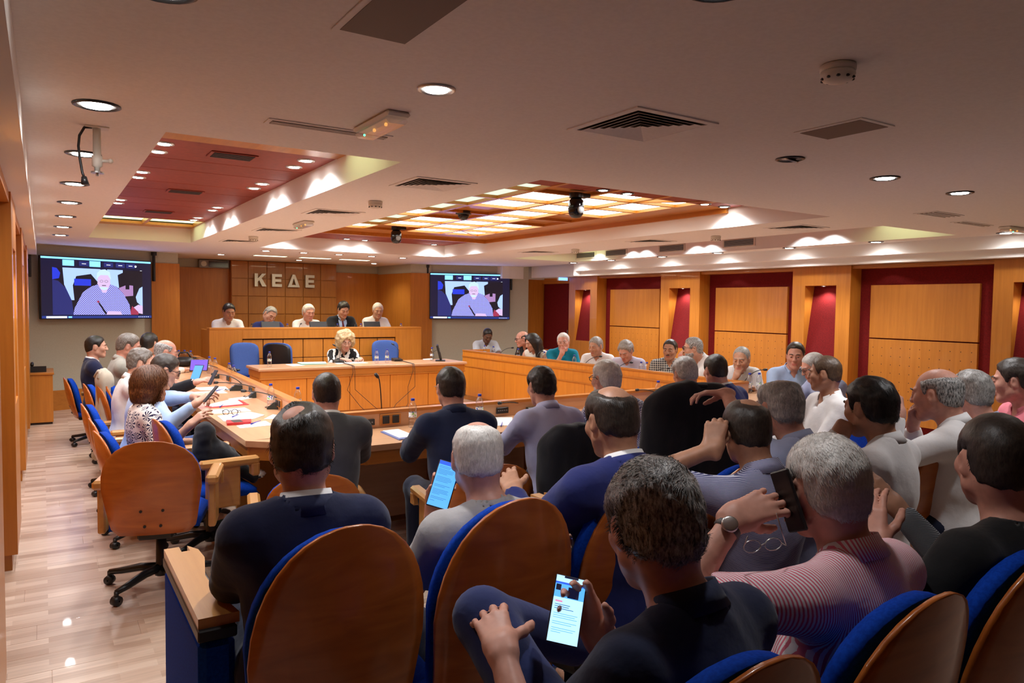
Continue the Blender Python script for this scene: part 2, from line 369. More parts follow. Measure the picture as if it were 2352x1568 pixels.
for i in range(5):
    for j in range(8):
        b = MB(); b.rbox(GX[i]+.022, GX[i+1]-.022, GY[j]+.022, GY[j+1]-.022, ZU+.024, ZU+.034, .002)
        if (i, j) in wood_cells: b.build('wooden_lattice_panel', M_ceilwood, ceiling)
        else: b.build('lit_lattice_pane', M_pane2 if (i <= 1 and j not in (4, 7)) else M_pane, ceiling)
b = MB(); b.box(x0, x1, 4.98, 9.72, ZU+.12, ZU+.13); b.build('lattice_box', M_whitepl, ceiling)
LT = ((3.94, 9.98), (3.94, 10.86), (4.25, 10.9), (4.25, 10.05), (5.16, 10.0), (5.46, 10.03), (5.45, 10.90), (4.02, 4.86), (4.31, 4.88), (5.32, 4.92), (5.60, 4.93), (3.0, 10.86), (3.0, 9.98))
for k, (lx, ly) in enumerate(LT):
    down('dlr', lx, ly, ZU, 'small round lamp in the %s red boards of the lattice ceiling, %s from the left' % ('near' if ly < 6 else 'far', ORD[sum(1 for q in LT if (q[1] < 6) == (ly < 6) and (q[0], q[1]) < (lx, ly))]), 'lamps in the red boards by the lattice', .06, w=.6, ang=2.55)
# well 3
x0, x1, y0, y1 = COFFERS[2]
b = MB(); b.box(x0, x1, 5.0, 9.6, ZU, ZU+.02); b.build('red_ceiling_backing', M_redceil, ceiling)
cove(x0, x1, 9.65, 10.3, (10.3, y1)); cove(x0, x1, 4.15, 4.85, (4.85, 5.0))
for ly in (5.42, 5.78, 7.35, 7.62, 8.70, 9.0, 9.85):
    spot('well_light', None, (x1-.15, ly, ZU-.03), (x1-.15, ly, 0), LAMP_W)
# --- right bulkhead and both long walls
b = MB(); b.box(8.42, 8.60, -9, 10.95, 2.32, ZC+.04); b.box(8.55, 9.3, -9, 12.6, 2.235, ZC+.04); b.box(8.42, 9.3, 10.95, 11.0, 2.235, ZC+.04)
struct(b.build('trim_1', M_face))
b = MB(); b.box(-.55, -.06, -9, 12.9, 2.30, ZC+.04); struct(b.build('trim_2', M_face))
def pilaster(wall, side, y0, y1):
    s = 1 if side > 0 else -1; xf, xb = (XF_R, XB_R) if s > 0 else (XF_L, XB_L); zt = 2.235 if s > 0 else 2.30
    n0, n1, zn0, zn1 = y0+.2, y1-.2, 1.0, 1.98
    b = MB()
    def bx(a0, a1, z0, z1, d=0.): lo, hi = sorted((xf+s*d, xb+s*.1)); b.box(lo, hi, a0, a1, z0, z1)
    bx(y0, n0, .10, zt); bx(n1, y1, .10, zt); bx(n0, n1, .10, zn0); bx(n0, n1, zn1, zt)
    b.build('pilaster', M_wood, wall)
    b = MB(); bx(y0+.02, y1-.02, 0, .10, .03); b.build('plinth', M_tile, wall)
    b = MB(); xi = lambda d: xf+s*d
    b.prism([(xi(.30), zn1), (xi(.205), zn1), (xi(.03), zn0), (xi(.30), zn0)], n0, n1, 'y'); b.build('niche_panel', M_red, wall)
    t = down('dln', xi(.075), (n0+n1)/2, zn1, 'small lamp in the top of the %s niche of the %s wall from the camera' % (ORD[(PIL if side > 0 else PIL_L).index(y0)], 'right' if side > 0 else 'left'), 'niche lamps', .035, ring=M_steel, w=.25)
def recess(wall, side, y0, y1, holes=True):
    s = 1 if side > 0 else -1; xb = XB_R if s > 0 else XB_L
    def bx(b, d0, d1, a0, a1, z0, z1, r=0): lo, hi = sorted((xb-s*d0, xb-s*d1)); (b.rbox(lo, hi, a0, a1, z0, z1, r) if r else b.box(lo, hi, a0, a1, z0, z1))
    b = MB(); bx(b, 0, -.03, y0-.05, y1+.05, 0, 2.3); b.build('red_wall_panel', M_red, wall)
    p0, p1 = y0+.22, y1-.16
    b = MB(); bx(b, 0, .04, p0, p1, 1.31, 1.98, .003); b.build('wall_panel', M_wood, wall)
    b = MB(); bx(b, 0, .04, p0, p1, .25, 1.295, .003); b.build('wall_panel', M_wood, wall)
    b = MB(); bx(b, 0, .05, y0, y1, 0, .12); b.build('plinth', M_tile, wall)
    if holes:
        b = MB(); nx = 11; st = (p1-p0)/nx
        for i in range(nx):
            for j in range(8):
                cy, cz = p0+st*(i+.5), 1.19-j*.105
                v = [(xb-s*.0412, cy+.006*math.cos(a*PI/3), cz+.006*math.sin(a*PI/3)) for a in range(6)]; b.add(v, [tuple(range(6))])
        stuff(b.build('perforation', M_dark, wall))
wr = MB(); wr.box(XB_R+.02, XB_R+.35, -9, 11.6, 0, 2.6); wall_right = struct(wr.build('wall_right', M_red))
wl = MB(); wl.box(XB_L-.25, XB_L-.02, -9, 13.0, 0, 2.6); wall_left = struct(wl.build('wall_left', M_red))
PIL = [.475, 3.04, 5.586, 8.155, 10.70]
for y in PIL: pilaster(wall_right, 1, y, y+.865)
for i in range(4): recess(wall_right, 1, PIL[i]+.865, PIL[i+1], i >= 1)
b = MB(); b.box(XF_R-.03, XB_R+.2, -8.9, 11.62, 2.235, 2.30); b.rbox(XF_R+.03, XB_R+.05, -8.9, 11.62, 2.19, 2.24, .004)
b.build('cornice', M_woody, wall_right)
PIL_L = [2.79, 5.33, 7.95, 10.5]
for y in PIL_L: pilaster(wall_left, -1, y, y+.865)
for i in range(3): recess(wall_left, -1, PIL_L[i]+.865, PIL_L[i+1], False)
recess(wall_left, -1, .3, 2.79, False); recess(wall_left, -1, 11.365, 12.6, False)
b = MB(); b.box(XB_L-.1, XF_L-.01, .3, 12.7, 2.235, 2.30); b.build('cornice', M_woody, wall_left)
for i, (x, y) in enumerate(((8.83, 5.15), (8.83, 7.6), (8.83, 9.35), (8.83, 10.2), (8.8, 11.3))):
    down('dlw', x, y, 2.234, ['small downlight above the right wall panel nearest the camera', 'small downlight above the middle red panel of the right wall', 'small downlight above the right end of the furthest red panel', 'small downlight above the left end of the furthest red panel', 'small downlight beside the exit sign'][i], 'right wall washers', .05, ring=M_alu, w=.5)
# --- back walls, splayed left and right of the alcove
def splay(name, p, q, t=.12):
    d = A(q)-A(p); n = A([-d[1], d[0]])/np.hypot(*d)*t
    if n[1] < 0: n = -n
    b = MB(); b.prism([tuple(p), tuple(q), tuple(A(q)+n), tuple(A(p)+n)], 0, 2.6, 'z'); return struct(b.build(name, M_cream))
LW0, LW1 = (-.42, 12.62), (1.52, 13.40); RW0, RW1 = (6.62, 13.40), (8.52, 12.66)
wall_back_left = splay('wall_back_left', LW0, LW1); wall_back_right = splay('wall_back_right', RW0, RW1)
def board_on(p, q, a, c, off, th, z0, z1):
    """slab along the line p-q between distances a and c, standing off towards the room"""
    p = A(p); d = A(q)-p; d /= np.hypot(*d); n = A([d[1], -d[0]])
    if n[1] > 0: n = -n
    P1, P2 = p+d*a, p+d*c
    return [tuple(P1+n*off), tuple(P2+n*off), tuple(P2+n*(off+th)), tuple(P1+n*(off+th))]
b = MB(); b.prism(board_on(LW0, LW1, 0, 2.1, 0, .02, 0, 0), 0, .30, 'z'); struct(b.build('baseboard_left', M_woodx))
b = MB(); b.prism(board_on(RW0, RW1, 0, 2.04, 0, .02, 0, 0), 0, .30, 'z'); struct(b.build('baseboard_right', M_woodx))
# pilasters at the alcove mouth, alcove sides and back
b = MB(); b.prism([(1.52, 13.36), (1.93, 13.44), (2.05, 14.9), (1.52, 14.9)], 0, 2.6, 'z'); b.prism([(6.21, 13.44), (6.62, 13.36), (6.62, 14.9), (6.09, 14.9)], 0, 2.6, 'z')
b.box(1.4, 6.7, 14.9, 15.1, 0, 2.6); wall_back = struct(b.build('wall_back', M_cream))
b = MB(); b.prism([(1.51, 13.33), (1.95, 13.415), (2.07, 14.9), (1.9, 14.9), (1.9, 13.44), (1.51, 13.37)], 0, 2.285, 'z'); b.build('wood_cladding', M_wood, wall_back)
b = MB(); b.prism([(6.63, 13.33), (6.63, 13.37), (6.24, 13.44), (6.24, 14.9), (6.07, 14.9), (6.19, 13.415)], 0, 2.285, 'z'); b.build('wood_cladding', M_wood, wall_back)
b = MB(); b.box(2.04, 3.06, 14.86, 14.9, 0, 2.30); b.build('wood_cladding', M_wood, wall_back)
b = MB(); b.box(5.1, 6.1, 14.86, 14.9, 0, 2.30); b.build('wood_cladding', M_wood, wall_back)
b = MB(); b.box(3.04, 5.11, 14.70, 14.89, 0, 2.455); b.build('tile_backing', M_tile, wall_back)
gx = [3.04, 3.35, 3.706, 4.06, 4.417, 4.772, 5.11]; gz = [.42, .77, 1.085, 1.43, 1.775, 2.115, 2.455]
for i in range(6):
    for j in range(6):
        b = MB(); b.rbox(gx[i]+.006, gx[i+1]-.006, 14.68, 14.705, gz[j]+.005, gz[j+1]-.005, .004); b.build('wall_tile', M_tile, wall_back)
# raised letters
def letter(ch, x0, x1, z0, z1):
    w, h = x1-x0, z1-z0; s = .06; b = MB(); X = lambda a: x0+a; Z = lambda a: z0+a
    if ch == 'E':
        b.box(x0, x0+s, 14.6, 14.66, z0, z1)
        for q in (0, (h-s*.9)/2, h-s*.9): b.box(x0+s-.002, x1-(.012 if 0 < q < h*.6 else 0), 14.601, 14.659, z0+q, z0+q+s*.9)
    elif ch == 'K':
        b.box(x0, x0+s, 14.6, 14.66, z0, z1)
        b.prism([(x0+s, Z(h*.42)), (x1-.085, z1), (x1-.005, z1), (x0+s, Z(h*.42-.0)), ], 14.601, 14.659, 'y') if 0 else None
        b.prism([(x0+s-.002, Z(h*.36)), (x0+s-.002, Z(h*.60)), (x1-.075, z1), (x1, z1)], 14.601, 14.659, 'y')
        b.prism([(x0+s+.02, Z(h*.54)), (x0+s+.07, Z(h*.66)), (x1+.01, z0), (x1-.075, z0)], 14.602, 14.658, 'y')
    else:
        m = (x0+x1)/2
        b.prism([(x0, z0), (x0+.065, z0), (m+.005, z1-.06), (m+.025, z1), (m-.025, z1)], 14.6, 14.66, 'y')
        b.prism([(x1-.065, z0), (x1, z0), (m+.025, z1), (m-.025, z1), (m-.005, z1-.06)], 14.601, 14.659, 'y')
        b.box(x0+.04, x1-.04, 14.602, 14.658, z0, z0+.045)
    return b
for k, (ch, x0, x1) in enumerate((('K', 3.455, 3.672), ('E', 3.785, 3.975), ('D', 4.09, 4.33), ('E', 4.442, 4.625))):
    o = letter(ch, x0, x1, 1.966, 2.215).build('wall_letter', M_alu)
    tag(o, ['brushed metal letter K on the tiled panel, first of the sign', 'brushed metal letter E on the tiled panel, second of the sign', 'brushed metal triangular letter delta on the tiled panel', 'brushed metal letter E on the tiled panel, last of the sign'][k], 'letter', 'sign letters behind the dais')
    b = MB()
    for q in (.04, .15):
        b.box(x0+.02+q*.6, x0+.035+q*.6, 14.655, 14.69, 2.0, 2.015)
    b.build('standoff', M_dark, o)
for k, px in enumerate((3.31, 4.09, 4.82)):
    t = thing('light_panel', ['left', 'middle', 'right'][k]+' of three flat yellow lit panels in the ceiling before the sign', 'ceiling light', (px, 12.87, ZC), group='lit panels above the dais')
    b = MB(); b.rbox(-.28, .28, -.09, .09, -.006, -.001, .002); b.build('frame', M_whitepl, t)
    b = MB(); b.box(-.265, .265, -.078, .078, -.009, -.005); b.build('diffuser', M_daispane, t)
    l = bpy.data.lights.new('panel_glow', 'AREA'); l.shape = 'RECTANGLE'; l.size = .52; l.size_y = .15; l.energy = 9; l.color = (1, .9, .6)
    o = bpy.data.objects.new('panel_glow', l); COL.objects.link(o); adopt(o, t); o.location = (0, 0, -.02)
# clock / display box left of tiles
t = thing('led_display', 'grey boxed dark display beside the tiled panel under the ceiling', 'display', (2.75, 14.8, 2.37), group=None)
b = MB(); b.rbox(-.27, .27, -.05, .06, -.075, .075, .008); b.build('case', M_grey, t)
b = MB(); b.box(-.10, .25, -.056, -.05, -.055, .055); b.build('screen', mat('dark_red_glass', (.03, .004, .006), .15), t)
b = MB(); b.lathe([(.05, -.056), (.05, -.05)], (-.185, 0, 0), 16, 'y'); b.build('dial', M_alu, t)
# right far corner: wood end wall, dark red door standing open, lit gap
b = MB(); b.box(8.22, 9.3, 12.78, 12.9, 0, 2.21); struct(b.build('wall_corner', M_wood))
b = MB(); b.box(7.9, 9.3, 12.70, 12.95, 2.21, 2.6); struct(b.build('trim_3', M_face))
d = MB(); d.box(8.98, 9.03, 11.78, 12.74, .0, 2.12); door = struct(d.build('door_1', M_red))
b = MB(); b.tube([(8.95, 11.86, .98), (8.95, 11.86, 1.18)], .012); b.build('door_handle', M_steel, door)
b = MB(); b.box(9.0, 9.12, 11.565, 11.78, 0, .0); 
b = MB(); b.box(9.32, 9.36, 10.6, 12.9, 0, 2.5); struct(b.build('wall_corridor', mat('corridor_paint', (.7, .8, .85), .8)))
l = bpy.data.lights.new('corridor_light', 'AREA'); l.size = .3; l.energy = 12; l.color = (.6, .85, 1); o = bpy.data.objects.new('corridor_light', l); COL.objects.link(o); o.location = (9.17, 11.66, 2.3)
b = MB(); b.box(8.95, 9.05, 11.58, 12.78, 2.12, 2.24); struct(b.build('trim_4', M_woody))
t = thing('exit_sign', 'small blue lit exit sign hanging under the bulkhead by the red door', 'sign', (8.70, 11.72, 2.215))
b = MB(); b.rbox(-.12, .12, -.02, .02, -.05, .02, .004); b.build('case', M_whitepl, t)
b = MB(); b.box(-.11, .11, -.023, -.0195, -.045, .01); b.build('lit_face', emis('exit_blue', (.15, .35, 1.0), 3.0), t)
# back of the room behind the camera
b = MB(); b.box(-.6, 9.4, -9.1, -9, 0, 2.6); struct(b.build('wall_front', M_cream))
# ================================================================== FURNITURE
def poly_slab(name, poly, z0, z1, m, parent):
    b = MB(); b.prism(poly, z0, z1, 'z'); return b.build(name, m, parent)
def along(p, q):
    d = A(q, float)-A(p, float); L = float(np.hypot(*d)); d /= L; return d, A([d[1], -d[0]]), L
def strip(name, p, q, n0, n1, z0, z1, m, parent, a=0., c=None, rb=0):
    """slab following the line p-q, from n0 to n1 along its right-hand normal"""
    d, n, L = along(p, q); c = L if c is None else c; p = A(p, float)
    return poly_slab(name, [tuple(p+d*a+n*n0), tuple(p+d*c+n*n0), tuple(p+d*c+n*n1), tuple(p+d*a+n*n1)], z0, z1, m, parent)
def ridge(t, p, q, side, panels=True):
    """upstand at the inner edge of a table; side=+1 shows its moulded face on the right of p-q"""
    s = side; d, n, L = along(p, q)
    strip('ridge_cap', p, q, -.035*s, .045*s, .845, .868, M_woody if abs(d[1]) > .7 else M_woodx, t)
    strip('upstand', p, q, -.03*s, .03*s, .06, .845, M_top if abs(d[0]) > .7 else M_topy, t)
    if panels:
        strip('upper_band', p, q, .03*s, .036*s, .77, .845, M_desk, t)
        strip('moulding', p, q, .03*s, .05*s, .75, .77, M_woody, t)
        strip('middle_band', p, q, .03*s, .038*s, .60, .75, M_desk, t)
        strip('moulding', p, q, .03*s, .046*s, .582, .60, M_woody, t)
        k = max(1, round(L/.645)); w = L/k
        for i in range(k): strip('front_panel', p, q, .03*s, .036*s, .08, .58, M_desk, t, i*w+.005, (i+1)*w-.005)
        strip('plinth', p, q, .025*s, .033*s, 0, .08, M_tile, t)
U0, U1, U2, U3 = (1.86, 11.5), (1.69, 5.08), (6.45, 5.30), (6.29, 11.35)
def undertop(t, poly, m):
    poly_slab('tabletop', poly, .70, .74, m, t)
t = thing('conference_table', 'long left arm of the horseshoe table under bottles, papers and microphones', 'table', (0, 0, 0))
undertop(t, [(1.12, 11.5), (1.12, 5.0), (1.70, 5.0), U1, U0], M_topy)
strip('edge_apron', (1.12, 5.0), (1.12, 11.5), .02, .05, .61, .70, M_woody, t); ridge(t, U0, U1, -1)
for y in (5.9, 7.6, 9.4, 11.2): b = MB(); b.rbox(1.25, 1.72, y-.02, y+.02, 0, .70, .004); b.build('leg', M_tile, t)
t = thing('conference_table', 'near arm of the horseshoe table with a chamfered left corner', 'table')
undertop(t, [(1.12, 4.995), (1.75, 4.45), (6.30, 4.56), (6.86, 5.1), (6.44, 5.29), (1.70, 5.07)], M_top)
strip('edge_apron', (1.75, 4.45), (6.30, 4.56), -.02, -.05, .61, .70, M_woodx, t); strip('edge_apron', (1.12, 4.995), (1.75, 4.45), -.02, -.05, .61, .70, M_woodx, t)
ridge(t, U1, U2, -1)
for x in (1.7, 2.5, 3.4, 4.3, 5.2, 6.2): b = MB(); b.rbox(x-.02, x+.02, 4.75, 5.06, 0, .70, .004); b.build('leg', M_tile, t)
t = thing('conference_table', 'right arm of the horseshoe table, its panelled inner front facing the open floor', 'table')
undertop(t, [U2, (6.86, 5.2), (6.80, 11.35), U3], M_topy); ridge(t, U2, U3, -1)
strip('end_panel', U3, (6.80, 11.35), 0, .03, 0, .868, M_desk, t)
strip('edge_apron', (6.80, 11.35), (6.86, 5.2), .02, .05, .61, .70, M_woody, t)
for y in (5.6, 7.3, 9.1, 11.0): b = MB(); b.rbox(6.4, 6.72, y-.02, y+.02, 0, .70, .004); b.build('leg', M_tile, t)
# centre table
t = thing('centre_table', 'free standing panelled table below the dais with a woman seated behind it', 'table', (4.135, 10.70, 0))
X0, X1, Y0, Y1 = -1.645, 1.645, -.37, .37
b = MB(); b.rbox(X0, X1, Y0, Y1, .70, .74, .008); b.build('tabletop', M_top, t)
b = MB(); b.rbox(X0+.03, X1-.03, Y0+.03, Y1-.03, .60, .70, .003); b.build('apron', M_woodx, t)
b = MB(); b.rbox(X0+.02, X1-.02, Y0+.018, Y0+.05, .582, .60, .003); b.build('moulding', M_woodx, t)
for i in range(5):
    w = (X1-X0-.08)/5; b = MB(); b.rbox(X0+.04+i*w+.004, X0+.04+(i+1)*w-.004, Y0+.035, Y0+.06, .08, .58, .003); b.build('front_panel', M_desk, t)
for sx in (X0+.04, X1-.06): b = MB(); b.rbox(sx, sx+.02, Y0+.06, Y1-.05, .0, .60, .003); b.build('side_panel', M_desk, t)
b = MB(); b.box(X0+.05, X1-.05, Y0+.05, Y0+.07, 0, .6); b.build('plinth', M_tile, t)
# dais
ZP = .33
b = MB(); b.box(2.06, 6.05, 12.36, 14.86, 0, ZP); pl = struct(b.build('floor_platform', M_tile))
t = thing('dais_desk', 'tall raised desk with square front panels below the wall letters', 'desk', (4.055, 12.3, 0))
b = MB(); b.rbox(-1.845, 1.845, 0, .22, 1.205, 1.243, .006); b.build('ledge', M_woodx, t)
b = MB(); b.rbox(-1.845, -1.34, 0, .05, 0, 1.205, .003); b.rbox(1.33, 1.845, 0, .05, 0, 1.205, .003); b.rbox(-1.34, 1.33, .0, .05, 1.062, 1.205, .003); b.build('front_frame', M_wood, t)
b = MB(); b.box(-1.34, 1.33, .045, .06, 0, 1.062); b.build('panel_backing', M_dark, t)
cx = [-1.34, -1.01, -.684, -.349, -.003, .321, .655, .99, 1.326]; cz = [.08, .40, .735, 1.05]
for i in range(8):
    for j in range(3):
        b = MB(); b.rbox(cx[i]+.006, cx[i+1]-.006, .02, .05, cz[j]+.005, cz[j+1]-.006, .003); b.build('front_panel', M_wood, t)
b = MB(); b.rbox(-1.80, 1.80, .22, .75, 1.05, 1.08, .004); b.build('worktop', M_top, t)
for s in (-1, 1): b = MB(); b.rbox(s*1.82-.02, s*1.82+.02, .05, .75, 0, 1.205, .003); b.build('side_panel', M_wood, t)
# low cabinet at the far left and the phone on it
t = thing('cabinet', 'narrow wooden cabinet in the far left corner under the television', 'cabinet', (-.07, 11.75, 0), 0)
b = MB(); b.rbox(-.10, .17, -.30, .45, .03, .66, .003); b.build('body', M_wood, t)
b = MB(); b.rbox(-.11, .185, -.315, .46, .66, .69, .004); b.build('top', M_woodx, t)
b = MB(); b.rbox(-.08, .16, -.28, .44, 0, .03, .003); b.build('plinth', M_dark, t)
t = thing('telephone', 'black desk telephone on the cabinet in the far left corner', 'telephone', (-.06, 11.65, .691))
b = MB(); b.prism([(-.09, 0), (.09, 0), (.09, .03), (-.09, .08)], -.09, .09, 'x'); b.build('body', M_black, t)
b = MB(); b.tube([(-.07, -.09, .09), (-.07, -.07, .11), (-.07, .07, .11), (-.07, .09, .09)], .02); b.build('handset', M_black, t, True)
# ---------------------------------------------------------------- chairs
def shell_mesh(W, z0, h, y0, lean, curve, th, puff=0., t1=.55, nx=10, nz=14, base=.84, pw=2.3):
    b = MB(); fr, bk = [], []
    for j in range(nz+1):
        t = j/nz; t = t if t < .5 else .5+.5*math.sin((t-.5)*PI) ** .85
        if t <= t1: w = W*(base+(1-base)*min(t/.5, 1.))
        else: w = W*max(0, 1-((t-t1)/(1-t1))**pw) ** (1/pw)
        if t < .10: w *= 1-.16*(1-t/.10)**2
        w = max(w, .02)
        for i in range(nx+1):
            s = i/nx*2-1; x = s*w; y = y0-lean*t-.02*math.sin(t*PI)+curve*(x/W)**2
            e = max(0, 1-s*s)*max(0., 1-(2*t-1)**4)
            fr.append((x, y+th*.5+puff*e**.4, z0+t*h)); bk.append((x, y-th*.5, z0+t*h))
    n = len(fr); g = lambda i, j: j*(nx+1)+i; f = []
    for j in range(nz):
        for i in range(nx):
            f.append((g(i, j), g(i, j+1), g(i+1, j+1), g(i+1, j))); f.append((n+g(i, j), n+g(i+1, j), n+g(i+1, j+1), n+g(i, j+1)))
    rim = [g(i, 0) for i in range(nx+1)]+[g(nx, j) for j in range(1, nz+1)]+[g(i, nz) for i in range(nx-1, -1, -1)]+[g(0, j) for j in range(nz-1, 0, -1)]
    for k in range(len(rim)):
        a, c = rim[k], rim[(k+1) % len(rim)]; f.append((a, c, n+c, n+a))
    return b.add(fr+bk, f)
def pad_mesh(w0, w1, y0, y1, z0, z1):
    b = MB(); nx, ny = 8, 8; top, bot = [], []
    for j in range(ny+1):
        for i in range(nx+1):
            s, t = i/nx*2-1, j/ny; w = w0+(w1-w0)*t; k = (1-abs(s)**6)*(1-abs(2*t-1)**6)
            cr = 1-.10*abs(s)**8*abs(2*t-1)**8
            top.append((s*w*cr, (y0+y1)/2+(y1-y0)*(t-.5)*cr, z0+(z1-z0)*(.55+.45*k**.5)-.02*max(0, t-.75)*4)); bot.append((s*w*.97, y0+.01+(y1-y0-.02)*t, z0))
    n = len(top); g = lambda i, j: j*(nx+1)+i; f = []
    for j in range(ny):
        for i in range(nx): f += [(g(i, j), g(i+1, j), g(i+1, j+1), g(i, j+1)), (n+g(i, j), n+g(i, j+1), n+g(i+1, j+1), n+g(i+1, j))]
    rim = [g(i, 0) for i in range(nx+1)]+[g(nx, j) for j in range(1, ny+1)]+[g(i, ny) for i in range(nx-1, -1, -1)]+[g(0, j) for j in range(ny-1, 0, -1)]
    for k in range(len(rim)): a, c = rim[k], rim[(k+1) % len(rim)]; f.append((a, n+a, n+c, c))
    return b.add(top+bot, f)
LEGM = {}
def star_base(t, r=.31, rot=.3):
    b = MB(); b.lathe([(.035, .07), (.045, .10), (.03, .14), (.028, .30)], n=12); b.build('column', M_black, t, True)
    b = MB(); b.lathe([(.018, .29), (.018, .38)], n=10); b.build('gas_lift', M_steel, t, True)
    if not LEGM:
        b = MB(); b.tube([(.02, 0, .115), (.12, 0, .11), (.24, 0, .085), (r, 0, .075)], [.026, .024, .02, .016], 8); o = b.build('leg', M_blackm, t, True)
        c = MB(); c.lathe([(.005, -.022), (.026, -.020), (.028, 0), (.026, .02), (.005, .022)], (r, 0, .029), 12, 'y', False)
        c.lathe([(.012, .045), (.012, .08)], (r, 0, 0), 8); k = c.build('caster', M_black, o, True)
        LEGM['l'], LEGM['c'] = o.data, k.data; o.rotation_euler = (0, 0, rot); st = 1
    else: st = 0
    for i in range(st, 5):
        o = link('leg', LEGM['l'], t, (0, 0, 0), rot+i*2*PI/5); link('caster', LEGM['c'], o)
def mk_task(arms=True, wood=True):
    def f():
        t = thing('task_chair' if wood else 'office_chair', '', 'chair')
        if wood:
            shell_mesh(.25, .375, .535, -.235, .10, .045, .013).build('back_shell', M_shell, t, True)
            shell_mesh(.243, .42, .475, -.195, .09, .045, .03, .045).build('back_cushion', M_blue, t, True)
            b = MB()
            for x, z in ((-.055, .52), (.055, .52), (-.04, .43), (.04, .43)): b.lathe([(.008, -.004), (.008, .004)], (x, -.262-(z-.43)*.22, z), 8, 'y')
            b.build('bolt', M_black, t)
        else:
            shell_mesh(.225, .50, .50, -.22, .08, .05, .02, .0, .7, pw=3.2, base=.9).build('back_shell', M_black, t, True)
            shell_mesh(.235, .48, .54, -.19, .08, .05, .04, .04, .72, pw=3.2, base=.9).build('back_cushion', M_bluel, t, True)
            b = MB(); b.tube([(0, -.08, .37), (0, -.27, .39), (0, -.28, .6)], .02); b.build('back_bracket', M_black, t, True)
        pad_mesh(.235, .25, -.22, .25, .40, .485).build('seat_cushion', M_blue if wood else M_bluel, t, True)
        b = MB(); b.rbox(-.09, .09, -.20, .14, .335, .40, .01); b.build('tilt_mechanism', M_black, t)
        if arms:
            for s in (-1, 1):
                if wood:
                    b = MB(); b.rbox(s*.29-.034, s*.29+.034, -.15, .22, .615, .668, .014); b.rbox(s*.29-.034, s*.29+.034, .165, .22, .54, .63, .012); b.build('arm_pad', M_arm, t)
                    b = MB(); b.rbox(s*.285-.02, s*.285+.02, -.11, .10, .36, .62, .008); b.build('arm_support', M_arm, t)
                else:
                    b = MB(); b.tube([(s*.22, .05, .42), (s*.29, .05, .45), (s*.29, -.02, .60), (s*.29, .12, .62)], .016); b.build('arm_support', M_black, t, True)
                    b = MB(); b.rbox(s*.29-.03, s*.29+.03, -.10, .16, .615, .645, .01); b.build('arm_pad', M_black, t)
        star_base(t); return t
    return f
def task(x, y, yaw, label, group='wooden backed conference chairs', zs=1.0, arms=True):
    o = proto('task'+str(arms), mk_task(arms), (x, y, 0), -yaw, label, group); o.scale = (1, 1, zs); return o
def mk_aud():
    t = thing('auditorium_seat', '', 'seat')
    shell_mesh(.245, .36, .725, .01, .14, .05, .013, 0, .5, 12, 18, .86, 2.15).build('back_shell', M_shell, t, True)
    shell_mesh(.243, .44, .625, .055, .135, .05, .03, .05, .5, 12, 18, .86, 2.15).build('back_cushion', M_blue, t, True)
    pad_mesh(.22, .235, .02, .48, .40, .50).build('seat_cushion', M_blue, t, True)
    b = MB()
    for x, z in ((-.07, .60), (.07, .60), (-.05, .46), (.05, .46)): b.lathe([(.008, -.003), (.008, .005)], (x, -.022-(z-.36)*.23, z), 8, 'y')
    b.build('bolt', M_black, t)
    b = MB(); b.rbox(-.20, .20, .06, .40, .0, .05, .01); b.rbox(-.05, .05, .15, .30, .05, .40, .01); b.build('pedestal', M_black, t)
    return t
def mk_side():
    t = thing('armrest_panel', '', 'armrest')
    b = MB(); b.rbox(-.05, .05, .16, .86, 0, .70, .02); b.build('side_panel', M_blue, t)
    b = MB(); b.rbox(-.053, .053, .155, .865, .70, .735, .004); b.build('trim', M_black, t)
    b = MB(); b.prism([(-.05, .17), (.062, .17), (.034, .36), (.030, .52), (.06, .70), (.056, .80), (.028, .86), (.028, .80), (.0, .80), (.0, .86), (-.05, .86)], .735, .765, 'z'); b.build('armrest', M_arm, t)
    return t
